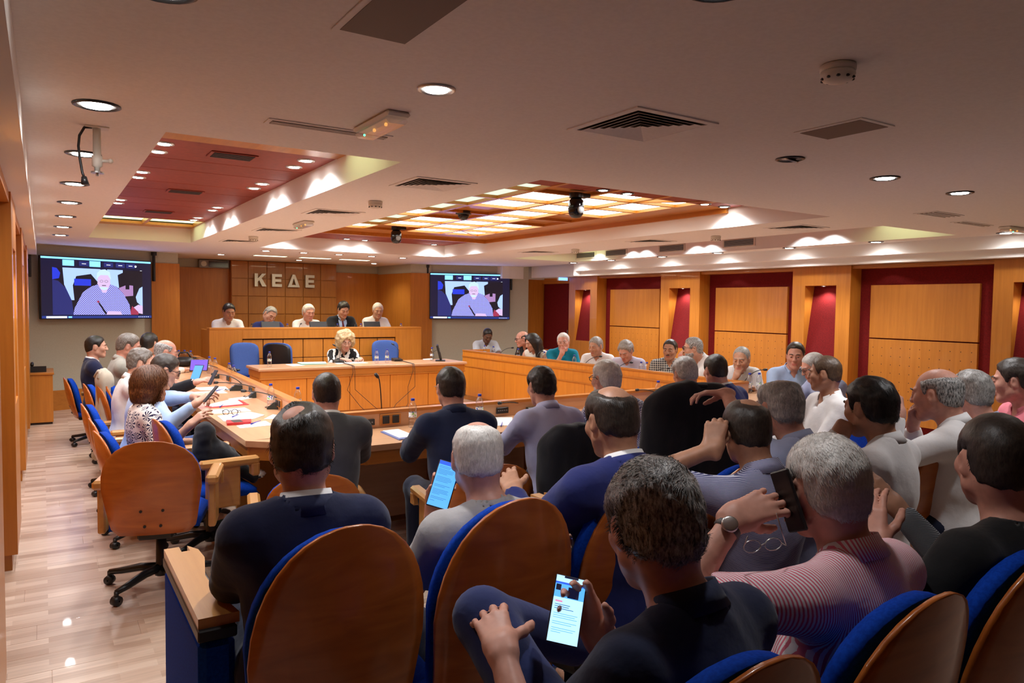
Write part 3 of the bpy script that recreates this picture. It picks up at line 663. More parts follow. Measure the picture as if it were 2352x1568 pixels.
# ================================================================== PEOPLE: bodies grown from one distance field each
F32 = np.float32
def axis(lo, hi, c, zones):
    out = [lo]; x = lo
    while x < hi:
        st = c
        for a, b, f in zones:
            if a-f <= x < b: st = min(st, f)
            elif x < a: st = min(st, max(f, a-x))
        x += st; out.append(x)
    return A(out, F32)
class Field:
    def __init__(s, lo, hi, c, zones=()):
        s.ax = [axis(lo[i], hi[i], c, [(z[0][i]-z[1], z[0][i]+z[1], z[2]) for z in zones]) for i in range(3)]
        s.D = np.full([len(a) for a in s.ax], .12, F32)
    def win(s, lo, hi):
        sl = []
        for i in range(3):
            a = np.searchsorted(s.ax[i], lo[i]); b = np.searchsorted(s.ax[i], hi[i])
            if b-a < 1: return None, None
            sl.append(slice(a, b))
        X = s.ax[0][sl[0]][:, None, None]; Y = s.ax[1][sl[1]][None, :, None]; Z = s.ax[2][sl[2]][None, None, :]
        return tuple(sl), (X, Y, Z)
    def put(s, sl, d, k, sub=False):
        D = s.D[sl]
        if sub: a, b = -D, d; 
        else: a, b = D, d
        h = np.maximum(k-np.abs(a-b), 0)/k if k else 0.
        r = np.minimum(a, b)-(h*h*k*.25 if k else 0.)
        s.D[sl] = -r if sub else r
    def cone(s, a, b, ra, rb, k=.02, cut=None, sub=False):
        a = A(a, F32); b = A(b, F32); R = max(ra, rb)+.05
        sl, g = s.win(np.minimum(a, b)-R, np.maximum(a, b)+R)
        if sl is None: return
        ab = b-a; L2 = float(ab@ab)+1e-9
        px, py, pz = g[0]-a[0], g[1]-a[1], g[2]-a[2]
        t = np.clip((px*ab[0]+py*ab[1]+pz*ab[2])/L2, 0, 1)
        d = np.sqrt((px-t*ab[0])**2+(py-t*ab[1])**2+(pz-t*ab[2])**2)-(ra+(rb-ra)*t)
        if cut is not None:
            n = ab/math.sqrt(L2); q = cut if hasattr(cut, '__len__') else b
            d = np.maximum(d, (g[0]-q[0])*n[0]+(g[1]-q[1])*n[1]+(g[2]-q[2])*n[2])
        s.put(sl, d.astype(F32), k, sub)
    def ell(s, c, r, M=None, k=.03, sub=False):
        c = A(c, F32); R = max(r)+.05
        sl, g = s.win(c-R, c+R)
        if sl is None: return
        p = [g[0]-c[0], g[1]-c[1], g[2]-c[2]]
        if M is not None: p = [p[0]*M[0][i]+p[1]*M[1][i]+p[2]*M[2][i] for i in range(3)]
        k0 = np.sqrt((p[0]/r[0])**2+(p[1]/r[1])**2+(p[2]/r[2])**2)+1e-6
        k1 = np.sqrt((p[0]/r[0]**2)**2+(p[1]/r[1]**2)**2+(p[2]/r[2]**2)**2)+1e-6
        s.put(sl, (k0*(k0-1)/k1).astype(F32), k, sub)
    def plane(s, q, n):            # keep the side opposite to n
        g = (s.ax[0][:, None, None], s.ax[1][None, :, None], s.ax[2][None, None, :])
        s.D = np.maximum(s.D, ((g[0]-q[0])*n[0]+(g[1]-q[1])*n[1]+(g[2]-q[2])*n[2]).astype(F32))
    def mesh(s):
        D = s.D; D[0] = D[-1] = .1; D[:, 0] = D[:, -1] = .1; D[:, :, 0] = D[:, :, -1] = .1
        I = D < 0; n = D.shape
        c8 = [(i, j, k) for i in (0, 1) for j in (0, 1) for k in (0, 1)]
        cnt = np.zeros([q-1 for q in n], np.int8)
        for i, j, k in c8: cnt += I[i:n[0]-1+i, j:n[1]-1+j, k:n[2]-1+k]
        act = (cnt > 0) & (cnt < 8); ci, cj, ck = np.nonzero(act)
        vid = np.full(act.shape, -1, np.int32); vid[ci, cj, ck] = np.arange(len(ci))
        acc = np.zeros((len(ci), 3)); num = np.zeros(len(ci))
        val = {q: D[ci+q[0], cj+q[1], ck+q[2]] for q in c8}
        pos = {q: np.stack([s.ax[0][ci+q[0]], s.ax[1][cj+q[1]], s.ax[2][ck+q[2]]], 1) for q in c8}
        for a in c8:
            for x in range(3):
                if a[x]: continue
                b = list(a); b[x] = 1; b = tuple(b); va, vb = val[a], val[b]; m = (va < 0) != (vb < 0)
                t = np.where(m, va/np.where(m, va-vb, 1), 0)[:, None]
                acc += np.where(m[:, None], pos[a]+t*(pos[b]-pos[a]), 0); num += m
        V = acc/num[:, None]; Q = []
        for x in range(3):
            o = [slice(0, None)]*3; p = [slice(0, None)]*3; o[x] = slice(0, -1); p[x] = slice(1, None)
            S = I[tuple(o)] != I[tuple(p)]; e = np.stack(np.nonzero(S), 1)
            y, z = (x+1) % 3, (x+2) % 3
            e = e[(e[:, y] > 0) & (e[:, z] > 0) & (e[:, y] < n[y]-1) & (e[:, z] < n[z]-1)]
            def cell(dy, dz): q = e.copy(); q[:, y] += dy; q[:, z] += dz; return vid[q[:, 0], q[:, 1], q[:, 2]]
            q = np.stack([cell(-1, -1), cell(0, -1), cell(0, 0), cell(-1, 0)], 1)
            fl = I[e[:, 0], e[:, 1], e[:, 2]]; q[~fl] = q[~fl][:, ::-1]; Q.append(q)
        return V, np.concatenate(Q)
def np_mesh(name, V, Q, mats, parent=None, smooth=True, mi=None):
    me = bpy.data.meshes.new(name); nv, nf = len(V), len(Q); k = Q.shape[1]
    me.vertices.add(nv); me.vertices.foreach_set('co', V.astype(F32).ravel())
    me.loops.add(nf*k); me.loops.foreach_set('vertex_index', Q.astype(np.int32).ravel())
    me.polygons.add(nf); me.polygons.foreach_set('loop_start', np.arange(0, nf*k, k, dtype=np.int32))
    if smooth: me.polygons.foreach_set('use_smooth', np.ones(nf, bool))
    for m in (mats if isinstance(mats, (list, tuple)) else [mats]): me.materials.append(m)
    if mi is not None: me.polygons.foreach_set('material_index', mi.astype(np.int32))
    me.update(calc_edges=True)
    return link(name, me, parent)
def normals(V, Q):
    a, b, c = V[Q[:, 0]], V[Q[:, 1]], V[Q[:, 2]]; n = np.cross(b-a, c-a); N = np.zeros_like(V)
    for i in range(Q.shape[1]): np.add.at(N, Q[:, i], n)
    return N/(np.linalg.norm(N, axis=1)[:, None]+1e-12)
def wob(V, f, seed=0):
    r = np.random.RandomState(seed); out = np.zeros(len(V))
    for i in range(4):
        d = r.randn(3); d *= f*(.7+.6*r.rand())/np.linalg.norm(d); e = r.randn(3); e *= f*.6/np.linalg.norm(e)
        out += np.sin(V@d+1.7*np.sin(V@e+r.rand()*6)+r.rand()*6)
    return out/4
# materials ---------------------------------------------------------
def skin(tone):
    c = {'fair': (.58, .31, .215), 'pink': (.60, .29, .21), 'tan': (.46, .225, .135), 'brown': (.16, .075, .045), 'olive': (.50, .26, .165)}[tone]
    m = mat('skin_'+tone, c, .48, spec=.4)
    if not m.get('done'):
        m['done'] = 1; mix_noise(m, tuple(q*.86 for q in c), c, (34, 34, 34), 3, bump=.05, bdist=.001)
    return m
def hairm(c1, c2, nm):
    m = mat('hair_'+nm, c1, .42, spec=.45)
    if not m.get('done'): m['done'] = 1; mix_noise(m, c1, c2, (190, 190, 60), 4, .7, bump=.35, bdist=.003, lo=.38, hi=.66)
    return m
HAIR = dict(black=((.010, .008, .007), (.022, .018, .016)), dark=((.018, .012, .009), (.045, .032, .024)), brown=((.05, .028, .016), (.11, .065, .035)), salt=((.035, .033, .032), (.55, .53, .51)),
            grey=((.18, .17, .16), (.42, .40, .38)), white=((.52, .49, .46), (.80, .76, .72)), silver=((.30, .29, .28), (.62, .59, .56)), blond=((.42, .28, .12), (.75, .58, .34)), chest=((.075, .022, .009), (.22, .085, .03)), greybrown=((.07, .055, .045), (.22, .19, .165)))
def cloth(nm, c1, c2=None, kind='plain', s=90., rough=.85):
    m = mat('cloth_'+nm, c1, rough, spec=.2, sheen=.15)
    if m.get('done'): return m
    m['done'] = 1; N, L, b = nodes(m)
    tc = N.new('ShaderNodeTexCoord'); mp = N.new('ShaderNodeMapping'); L.new(tc.outputs['Object'], mp.inputs[0])
    nz = N.new('ShaderNodeTexNoise'); nz.inputs['Scale'].default_value = 14; nz.inputs['Detail'].default_value = 4; L.new(tc.outputs['Object'], nz.inputs[0])
    bp = N.new('ShaderNodeBump'); bp.inputs['Strength'].default_value = .35; bp.inputs['Distance'].default_value = .012; L.new(nz.outputs[0], bp.inputs['Height']); L.new(bp.outputs[0], b.inputs['Normal'])
    if kind == 'plain':
        cr = N.new('ShaderNodeValToRGB'); cr.color_ramp.elements[0].color = (*[q*.9 for q in c1], 1); cr.color_ramp.elements[1].color = (*(c2 or c1), 1)
        L.new(nz.outputs[0], cr.inputs[0]); L.new(cr.outputs[0], b.inputs['Base Color']); return m
    def ramp(src, e, ca, cb):
        cr = N.new('ShaderNodeValToRGB'); cr.color_ramp.interpolation = 'CONSTANT'; cr.color_ramp.elements[0].color = (*ca, 1); cr.color_ramp.elements[1].position = e; cr.color_ramp.elements[1].color = (*cb, 1)
        L.new(src, cr.inputs[0]); return cr.outputs[0]
    if kind in ('stripe', 'hstripe'):
        w = N.new('ShaderNodeTexWave'); w.bands_direction = 'X' if kind == 'stripe' else 'Z'; w.inputs['Scale'].default_value = s; w.inputs['Distortion'].default_value = .6; w.inputs['Detail'].default_value = 1
        w.inputs['Detail Scale'].default_value = .25
        L.new(mp.outputs[0], w.inputs[0]); out = ramp(w.outputs['Fac'], .55, c1, c2)
    elif kind == 'check':
        c = N.new('ShaderNodeTexChecker'); c.inputs['Scale'].default_value = s; c.inputs[1].default_value = (*c1, 1); c.inputs[2].default_value = (*c2, 1); mp.inputs['Rotation'].default_value = (.6, .5, .7)
        L.new(mp.outputs[0], c.inputs[0]); out = c.outputs[0]
    elif kind == 'plaid':
        o = None
        for d in ('X', 'Z'):
            w = N.new('ShaderNodeTexWave'); w.bands_direction = d; w.inputs['Scale'].default_value = s; L.new(mp.outputs[0], w.inputs[0]); r = ramp(w.outputs['Fac'], .5, c1, c2)
            if o is None: o = r
            else:
                mx = N.new('ShaderNodeMix'); mx.data_type = 'RGBA'; mx.blend_type = 'MIX'; mx.inputs[0].default_value = .5; L.new(o, mx.inputs[6]); L.new(r, mx.inputs[7]); o = mx.outputs[2]
        out = o
    elif kind == 'zebra':
        w = N.new('ShaderNodeTexWave'); w.wave_type = 'BANDS'; w.bands_direction = 'DIAGONAL'; w.inputs['Scale'].default_value = s; w.inputs['Distortion'].default_value = 7; w.inputs['Detail'].default_value = 2; w.inputs['Detail Scale'].default_value = 1.3
        L.new(mp.outputs[0], w.inputs[0]); out = ramp(w.outputs['Fac'], .52, c1, c2)
    else:    # flower bursts: petals around scattered centres
        v = N.new('ShaderNodeTexVoronoi'); v.inputs['Scale'].default_value = s; v.inputs['Randomness'].default_value = .35; L.new(mp.outputs[0], v.inputs[0])
        sub = N.new('ShaderNodeVectorMath'); sub.operation = 'SUBTRACT'; sc = N.new('ShaderNodeVectorMath'); sc.operation = 'SCALE'; sc.inputs['Scale'].default_value = 1.0
        L.new(mp.outputs[0], sub.inputs[0]); L.new(v.outputs['Position'], sub.inputs[1])
        sp = N.new('ShaderNodeSeparateXYZ'); L.new(sub.outputs[0], sp.inputs[0])
        ad = N.new('ShaderNodeMath'); ad.operation = 'ADD'; L.new(sp.outputs[0], ad.inputs[0]); L.new(sp.outputs[1], ad.inputs[1])
        at = N.new('ShaderNodeMath'); at.operation = 'ARCTAN2'; L.new(sp.outputs[2], at.inputs[0]); L.new(ad.outputs[0], at.inputs[1])
        mu = N.new('ShaderNodeMath'); mu.operation = 'MULTIPLY'; mu.inputs[1].default_value = 9; L.new(at.outputs[0], mu.inputs[0])
        si = N.new('ShaderNodeMath'); si.operation = 'SINE'; L.new(mu.outputs[0], si.inputs[0])
        a = ramp(si.outputs[0], -.1, c1, c2); near = ramp(v.outputs['Distance'], .54, (1, 1, 1), (0, 0, 0))
        mx = N.new('ShaderNodeMix'); mx.data_type = 'RGBA'; L.new(near, mx.inputs[0]); mx.inputs[6].default_value = (*c1, 1); L.new(a, mx.inputs[7]); out = mx.outputs[2]
    L.new(out, b.inputs['Base Color']); return m
# geometry ----------------------------------------------------------
def rot(yaw=0., pitch=0., roll=0.):
    """yaw to the right, pitch nods down, roll tilts to the right; columns are right, forward, up"""
    cy, sy, cp, sp, cr, sr = math.cos(yaw), math.sin(yaw), math.cos(pitch), math.sin(pitch), math.cos(roll), math.sin(roll)
    Ry = A([[cy, sy, 0], [-sy, cy, 0], [0, 0, 1]]); Rp = A([[1, 0, 0], [0, cp, sp], [0, -sp, cp]]); Rr = A([[cr, 0, sr], [0, 1, 0], [-sr, 0, cr]])
    return Ry@Rp@Rr
def nrm(v): v = A(v, float); return v/(np.linalg.norm(v)+1e-9)
def head_prims(F, T, hs, fem=False, fat=0.):
    """T maps head space to the body's space; adds skull, face, ears"""
    g = lambda p: T(A(p)*hs)
    M = T.M
    def E(c, r, k=.02, sub=False, m=None): F.ell(g(c), [q*hs for q in r], M if m is None else M@m, k*hs, sub)
    def C(a, b, ra, rb, k=.015, sub=False): F.cone(g(a), g(b), ra*hs, rb*hs, k*hs, None, sub)
    j = .92 if fem else 1.; w = 1+fat*.1
    E((0, -.014, .030), (.074, .096, .084), .03); E((0, -.045, -.03), (.062, .056, .06), .04)
    E((0, .024, -.032), (.059*w, .064, .080), .03)
    for s in (-1, 1):
        C((s*.050*j*w, .002, -.060), (s*.016*j, .060, -.098), .016+.006*fat, .016+.004*fat, .03); E((s*.040*w, .058, -.022), (.022, .022, .020), .03)
        E((s*.030, .090, .006), (.016, .013, .012), .014, True); E((s*.030, .078, .005), (.0135, .0135, .0125), .004)
        C((s*.014, .086, .024), (s*.046, .072, .024), .007, .005, .016)
        E((s*.013, .099, -.031), (.008, .009, .008), .008)
        m = rot(s*.35, 0, 0); E((s*.075, -.012, -.006), (.010, .021, .033), .010, m=m); E((s*.086, -.006, -.004), (.005, .010, .017), .006, True, m=m)
    E((0, .066, -.098), (.020*j+.01*fat, .019, .017+.004*fat), .025)
    C((0, .088, .014), (0, .106, -.026), .0075, .0105, .014); C((-.019, .086, -.0605), (.019, .086, -.0605), .0065, .0065, .012); C((-.016, .085, -.0715), (.016, .085, -.0715), .0068, .0068, .010)
    C((-.020, .098, -.066), (.020, .098, -.066), .003, .003, .006, True)
class Tr:
    def __init__(s, M, o): s.M = M; s.o = A(o, float)
    def __call__(s, p): return s.M@A(p, float)+s.o
def finger_chain(F, T, sx, curl, spread, thumb, sc):
    base = [(.030, .087, .0), (.010, .092, .001), (-.011, .089, 0.), (-.031, .080, -.002)]
    ln = [(.042, .026, .021), (.047, .029, .022), (.043, .027, .021), (.034, .021, .019)]; rd = [.0098, .0100, .0094, .0083]
    W = lambda p: T(A([p[0]*sx, p[1], p[2]])*sc)
    F.cone(W((.014, -.02, 0)), W((.017, .008, 0)), .0215*sc, .0215*sc, .015); F.cone(W((-.014, -.02, 0)), W((-.016, .008, 0)), .0205*sc, .020*sc, .015)
    tips = []
    for i in range(4):
        c = curl[i] if hasattr(curl[i], '__len__') else (curl[i]*.8, curl[i], curl[i]*.7); p = A(base[i]); a = 0.
        F.cone(W((base[i][0]*.62, .004, 0)), W(p), .0155*sc, (rd[i]+.0012)*sc, .014)
        for q in range(3):
            a += c[q]; dx = math.sin((1.2-i*.8)*spread); d = A([dx, math.cos(a), -math.sin(a)]); e = p+nrm(d)*ln[i][q]
            F.cone(W(p), W(e), (rd[i]-.0009*q)*sc, (rd[i]-.0009*(q+1))*sc, .005); p = e
        tips.append(W(p))
    p = A([.024, .022, -.008]); d = A(thumb, float); F.cone(W((.012, .012, -.004)), W(p), .018*sc, .0165*sc, .014)
    for q, l in enumerate((.042, .033, .026)):
        dd = nrm(d+A([-.22*q, .18*q, -.10*q])); e = p+dd*l; F.cone(W(p), W(e), (.0135-.0015*q)*sc, (.012-.0015*q)*sc, .008); p = e
    return tips+[W(p)]
CURL = dict(flat=([.1, .08, .1, .15], .10, (.75, .66, -.1)), relax=([.35, .42, .5, .55], .06, (.62, .72, -.35)), fist=([1.25, 1.3, 1.3, 1.3], .0, (.35, .75, -.75)), loose=([.8, .9, .95, 1.0], .02, (.45, .75, -.6)),
            phone=([(.35, .75, .5), (.4, .8, .5), (.45, .85, .5), (.5, .9, .5)], .10, (.40, .85, -.65)), grip=([(.15, .55, .6), (.15, .6, .6), (.2, .65, .6), (.25, .7, .6)], .10, (.55, .75, -.65)), point=([.15, 1.0, 1.15, 1.2], .03, (.45, .75, -.6)), pinch=([.7, .75, .8, .9], .03, (.30, .85, -.6)), knee=([.45, .5, .5, .5], .12, (.8, .5, -.35)))
HZY = [-.14, -.095, -.06, -.036, -.029, .010, .016, .031, .040, .055, .070, .085, .13]; HZZ = [-.088, -.088, -.075, -.052, .014, .014, -.018, -.022, .018, .042, .060, .068, .08]
HCACHE = {}
def hair_mesh(o):
    """o: t thickness, front rise, bald list of (c, r), noise (amp, freq), vox, long in (None, 'bob', 'long', 'curls')"""
    key = repr(sorted(o.items()))
    if key in HCACHE: return HCACHE[key]
    t, vox = o.get('t', .012), o.get('vox', .008); lg = o.get('long')
    F = Field((-.17, -.19, -.36 if lg == 'long' else -.22), (.17, .17, .21), vox)
    F.ell((0, -.014, .030), (.0745+t, .0965+t, .0845+t*1.15), k=.01); F.ell((0, -.045, -.03), (.0625+t*.8, .0565+t*.8, .0605+t), k=.03)
    X, Y, Z = F.ax[0][:, None, None], F.ax[1][None, :, None], F.ax[2][None, None, :]
    if lg:
        if lg == 'bob': F.ell((0, -.030, -.012), (.105, .112, .125), k=.03); F.ell((0, -.045, -.075), (.100, .085, .070), k=.04)
        elif lg == 'curls': F.ell((0, -.02, .035), (.122, .120, .118), k=.03); F.ell((0, -.03, -.035), (.115, .09, .08), k=.04)
        else:
            F.ell((0, -.025, .0), (.094, .112, .115), k=.03)
            for s in (-1, 1): F.cone((s*.06, -.02, -.02), (s*.075, .03, -.27), .045, .03, .04)
            F.cone((0, -.07, -.05), (0, -.085, -.28), .085, .06, .05)
        F.ell((o.get('part', 0.), .105, -.03), (.070, .098, .108), k=.012, sub=True)
        F.ell((0, .06, -.15), (.062, .085, .10), k=.02, sub=True)
        if lg == 'bob': F.plane((0, 0, -.135), (0, .25, -1))
    else:
        rise = o.get('front', 0.)
        zl = np.interp(Y, HZY, HZZ)+rise*np.clip((Y-.02)/.03, 0, 1)+o.get('temple', 0.)*np.clip((np.abs(X)-.02)/.03, 0, 1)*np.clip((Y-.02)/.02, 0, 1)
        f = (Z-zl)*.8+.0035*(np.sin(X*210+Z*90)*np.sin(Y*190+1)+np.sin(X*120+2)*np.sin(Z*170+Y*60))
        for c, r in o.get('bald', ()): f = np.minimum(f, np.where(Z > -.02, (np.sqrt(((X-c[0])/r[0])**2+((Y-c[1])/r[1])**2+((Z-c[2])/r[2])**2)-1)*min(r), 9.))
        F.D = np.maximum(F.D+np.clip(1-f/.028, 0, 1).astype(F32)*(t+.0035), -f.astype(F32))
    V, Q = F.mesh(); am, fr = o.get('noise', (.0015, 90)); N = normals(V, Q)
    V = V+N*(am*wob(V, fr, 3)+am*.6*wob(V, fr*2.1, 5))[:, None]
    HCACHE[key] = (V, Q); return V, Q
def strands(V, Q, n, ln, w, seed, flow=(0, -.4, -.6), lift=.5, curl=0.):
    r = np.random.RandomState(seed); N = normals(V, Q); a = np.linalg.norm(np.cross(V[Q[:, 1]]-V[Q[:, 0]], V[Q[:, 2]]-V[Q[:, 0]]), axis=1)
    q = r.choice(len(Q), n, p=a/a.sum()); u = r.dirichlet((1, 1, 1, 1), n); P0 = sum(V[Q[q, i]]*u[:, i:i+1] for i in range(4)); n0 = sum(N[Q[q, i]]*u[:, i:i+1] for i in range(4))
    fl = A(flow)+r.randn(n, 3)*.2
    if curl: fl = fl+curl*np.stack([wob(P0, 60, 11), wob(P0, 60, 12), wob(P0, 60, 13)], 1)*2
    tg = fl-n0*(fl*n0).sum(1)[:, None]; tg /= np.linalg.norm(tg, axis=1)[:, None]+1e-9; d0 = n0*lift*.55+tg; d0 /= np.linalg.norm(d0, axis=1)[:, None]
    d1 = tg-n0*(.05-.25*max(0, lift-.3)); d1 /= np.linalg.norm(d1, axis=1)[:, None]
    L = ln*(.6+.8*r.rand(n, 1)); s = np.cross(d0, n0); s = s/(np.linalg.norm(s, axis=1)[:, None]+1e-9)*w
    A0 = P0-n0*.002; B = A0+d0*L*.5; Cc = B+d1*L*.5-n0*(L*L/.22)
    W = np.stack([A0-s, A0+s, B+s*.8, B-s*.8, Cc+s*.25, Cc-s*.25], 1).reshape(-1, 3); k = np.arange(n)[:, None]*6
    return W, np.concatenate([k+A([[0, 1, 2, 3]]), k+A([[3, 2, 4, 5]])])
class Man: pass
def person(label, head, yaw, skin_t='fair', hair=None, hairc='dark', top=None, legs='navy_trouser', base=0., lean=6., hunch=10., neck=12., tilt=0., hy=0., hp=0., hr=0., hs=1., gs=1., girth=0.,
           sleeve='long', larm='lap', rarm='lap', lh='relax', rh='relax', jacket=None, collar=True, vox=(.02, .008), q=1, glasses=None, mous=None, fem=False, face=True, legmode=None, seatz=None, strand=0, tie=None, watch=None, twist=0., group=None, lhd=None, rhd=None, open_=.45, sw=1., nohands=False):
    """head = world position of the head's middle; yaw = heading in degrees clockwise from +y; angles in degrees"""
    R_ = math.radians; o = Man(); o.yaw = R_(yaw)
    s = gs; P0 = A([0, 0, 0.])
    M0 = rot(0, R_(lean), R_(tilt)); M1 = rot(R_(twist*.5), R_(lean+hunch*.5), R_(tilt)); M2 = rot(R_(twist), R_(lean+hunch), R_(tilt)); M3 = rot(R_(twist), R_(lean+hunch+neck), R_(tilt*.5))
    P1 = P0+M0@A([0, 0, .20])*s; P2 = P1+M1@A([0, 0, .245])*s; NB = P2+M2@A([0, -.005, .065])*s; HC = NB+M3@A([0, .018, .165])*s
    # head rotation is absolute in body frame
    MH = rot(R_(hy), R_(hp), R_(hr)); 
    wz = head[2]-base; seat = wz-HC[2]-.095*s
    if seatz is not None: s_off = seatz-seat
    o.seat = seat; off = A([0, 0, seat+.095*s])
    P0, P1, P2, NB, HC = [p+off for p in (P0, P1, P2, NB, HC)]
    cyw, syw = math.cos(o.yaw), math.sin(o.yaw)
    RW = A([[cyw, syw, 0], [-syw, cyw, 0], [0, 0, 1]])         # body frame -> world
    org = A([head[0], head[1], base])-RW@A([HC[0], HC[1], 0.]); o.org = org; o.RW = RW
    toB = lambda w: RW.T@(A(w, float)-org); toW = lambda p: RW@A(p, float)+org
    root = thing('person', label, 'person', tuple(org), -o.yaw, group); o.root = root; o.toW = toW; o.toB = toB
    S = {}; E = {}; W = {}; Hd = {}
    TH = Tr(MH, HC)
    for sd, n, tg, hd in ((-1, 'L', larm, lhd), (1, 'R', rarm, rhd)):
        S[n] = P2+M2@A([sd*.178*s*sw*(1+girth*.12), -.005, -.005])*1.0
        if isinstance(tg, str):
            w = {'lap': (sd*.13, P0[1]+.36, P0[2]+.16), 'table': (sd*.15, P0[1]+.50+math.sin(R_(lean))*.3, .785-base+(.32 if base else 0)), 'near': (sd*.10, P0[1]+.34, .785), 'chin': TH((sd*.02, .13, -.155)), 'cheek': TH((sd*.075, .06, -.13)), 'arm': (sd*.30, P0[1]+.26, P0[2]+.14)}[tg]
            w = A(w, float)
        else: w = toB(tg)
        d = w-S[n]; L = np.linalg.norm(d); u1, u2 = .285*s, .255*s
        if L > (u1+u2)*.995: w = S[n]+d/L*(u1+u2)*.995; d = w-S[n]; L = np.linalg.norm(d)
        c = (L*L+u1*u1-u2*u2)/(2*L*u1); c = max(-1, min(1, c)); dn = d/L
        pole = nrm(A([sd*open_, -.15, -1.0])); pole = nrm(pole-dn*(pole@dn)); E[n] = S[n]+u1*(dn*c+pole*math.sqrt(1-c*c)); W[n] = w
        fd = nrm(w-E[n])
        if hd is not None: T_ = RW.T if len(hd) > 2 else np.eye(3); y, z = nrm(T_@A(hd[0])), nrm(T_@A(hd[1]))
        elif isinstance(tg, str) and tg in ('chin', 'cheek'): y = nrm(A([-sd*.25, -.15, 1.0])*.6+fd*.4); z = nrm(A([sd*.3, 1., .1]))
        elif isinstance(tg, str) and tg in ('table', 'near'): y = nrm(fd*A([1, 1, .1])+A([-sd*.25, 0, -.05])); z = A([sd*.15, 0, 1.])
        else: y = nrm(fd+A([0, 0, -.05])); z = nrm(A([sd*.45, .1, 1.]))
        x = nrm(np.cross(y, z)); z = np.cross(x, y); Hd[n] = Tr(np.stack([x, y, z], 1), w)
    K = {}; AN = {}; HP = {}
    for sd, n in ((-1, 'L'), (1, 'R')):
        HP[n] = P0+A([sd*.085*s, .01, -.01]); kd = .30 if (isinstance(larm, str) and larm == 'near') or (isinstance(rarm, str) and rarm == 'near') else .44*s; K[n] = A([sd*.13, P0[1]+kd, max(P0[2]-.0, .46)]); AN[n] = A([sd*.12, P0[1]+kd-.01-(.10 if kd < .35 else 0), .085])
    if legmode: legmode(K, AN, HP, P0, toB)
    o.S, o.E, o.W, o.K, o.Hd, o.HC, o.MH, o.P2, o.NB, o.P0 = S, E, W, K, Hd, HC, MH, P2, NB, P0
    allp = list(S.values())+list(E.values())+list(W.values())+list(K.values())+list(AN.values())+[HC, P0]
    lo = np.min(allp, 0)-.22; hi = np.max(allp, 0)+.22; lo[2] = max(lo[2], -.02)
    cb, cf = vox; hv = {0: .010, 1: .0075, 2: .0055}[q]
    zones = [(HC+MH@A([0, .01, 0]), .135*hs, cf)]+[(Hd[n](A([0, .07, -.01])), .078, hv) for n, tg in (('L', larm), ('R', rarm)) if not (isinstance(tg, str) and (tg in ('lap', 'arm') or nohands))]
    F = Field(lo, hi, cb, zones)
    g = 1+girth*.2
    def torso(F, e, arms=True):
        F.ell(P0+M0@A([0, -.01, .0]), (.165*s*g+e, .125*s*g+e, .115*s+e), M0, .06); F.ell(P1+M0@A([0, .012+.03*girth, -.02]), (.150*s*g+e, .115*s*(1+girth*.32)+e, .17*s+e), M1, .07)
        F.ell(P1+M1@A([0, .004, .115])*1., (.158*s*(1+girth*.1)+e, .108*s*(1+girth*.15)+e, .17*s+e), M1, .06)
        F.cone(S['L']+M2@A([.03, 0, -.012]), S['R']+M2@A([-.03, 0, -.012]), .056*s+e, .056*s+e, .05)
        for n, sd in (('L', -1), ('R', 1)): F.cone(NB+M2@A([sd*.02, -.012, -.005]), S[n]+M2@A([-sd*.035, -.004, .02]), .048*s+e*.7, .040*s+e, .05)
        F.ell(P2+M2@A([0, -.045, -.09]), (.13*s+e, .055*s+e, .13*s+e), M2, .05)
    def arm(F, n, e1, e2, cut=None, upto=1.):
        F.cone(S[n], E[n], .050*s*(1+girth*.12)+e1, .042*s+e1, .045 if cut is None or upto >= 1 else .04)
    torso(F, -.004)
    nr = (.047 if fem else .057)*s*(1+girth*.1)
    F.cone(NB-M2@A([0, 0, .03]), TH(A([0, -.028, -.055])*hs), nr*1.06, nr*.97, .03)
    for n in 'LR':
        F.cone(S[n], E[n], .050*s, .040*s, .04); F.cone(E[n], W[n], .042*s, .0265*s, .02)
        F.cone(HP[n], K[n], .085*s*g, .058*s, .05); F.cone(K[n], AN[n], .056*s, .038*s, .03); F.cone(AN[n], AN[n]+A([0, .13, -.035]), .038, .03, .02)
    head_prims(F, TH, hs, fem, girth)
    tipsL = finger_chain(F, Hd['L'], 1, *CURL[lh], s*1.02); tipsR = finger_chain(F, Hd['R'], -1, *CURL[rh], s*1.02); o.tips = dict(L=tipsL, R=tipsR)
    V, Q = F.mesh()
    # lips coloured by place on the same body mesh
    ctr = V[Q].mean(1); lc = (ctr-HC)@MH/hs
    lip = (np.abs(lc[:, 0]) < .022) & (lc[:, 1] > .082) & (lc[:, 2] < -.0555) & (lc[:, 2] > -.0775)
    sk = skin(skin_t); np_mesh('body', V, Q, [sk, mat('lips_'+skin_t, tuple(A(sk.node_tree.nodes['Principled BSDF'].inputs['Base Color'].default_value[:3])*A([.85, .55, .6])), .4)], root, True, lip.astype(int))
    MH4 = Matrix([[*MH[i]*hs, HC[i]] for i in range(3)]+[[0, 0, 0, 1]])
    def on_head(ob): ob.matrix_local = MH4
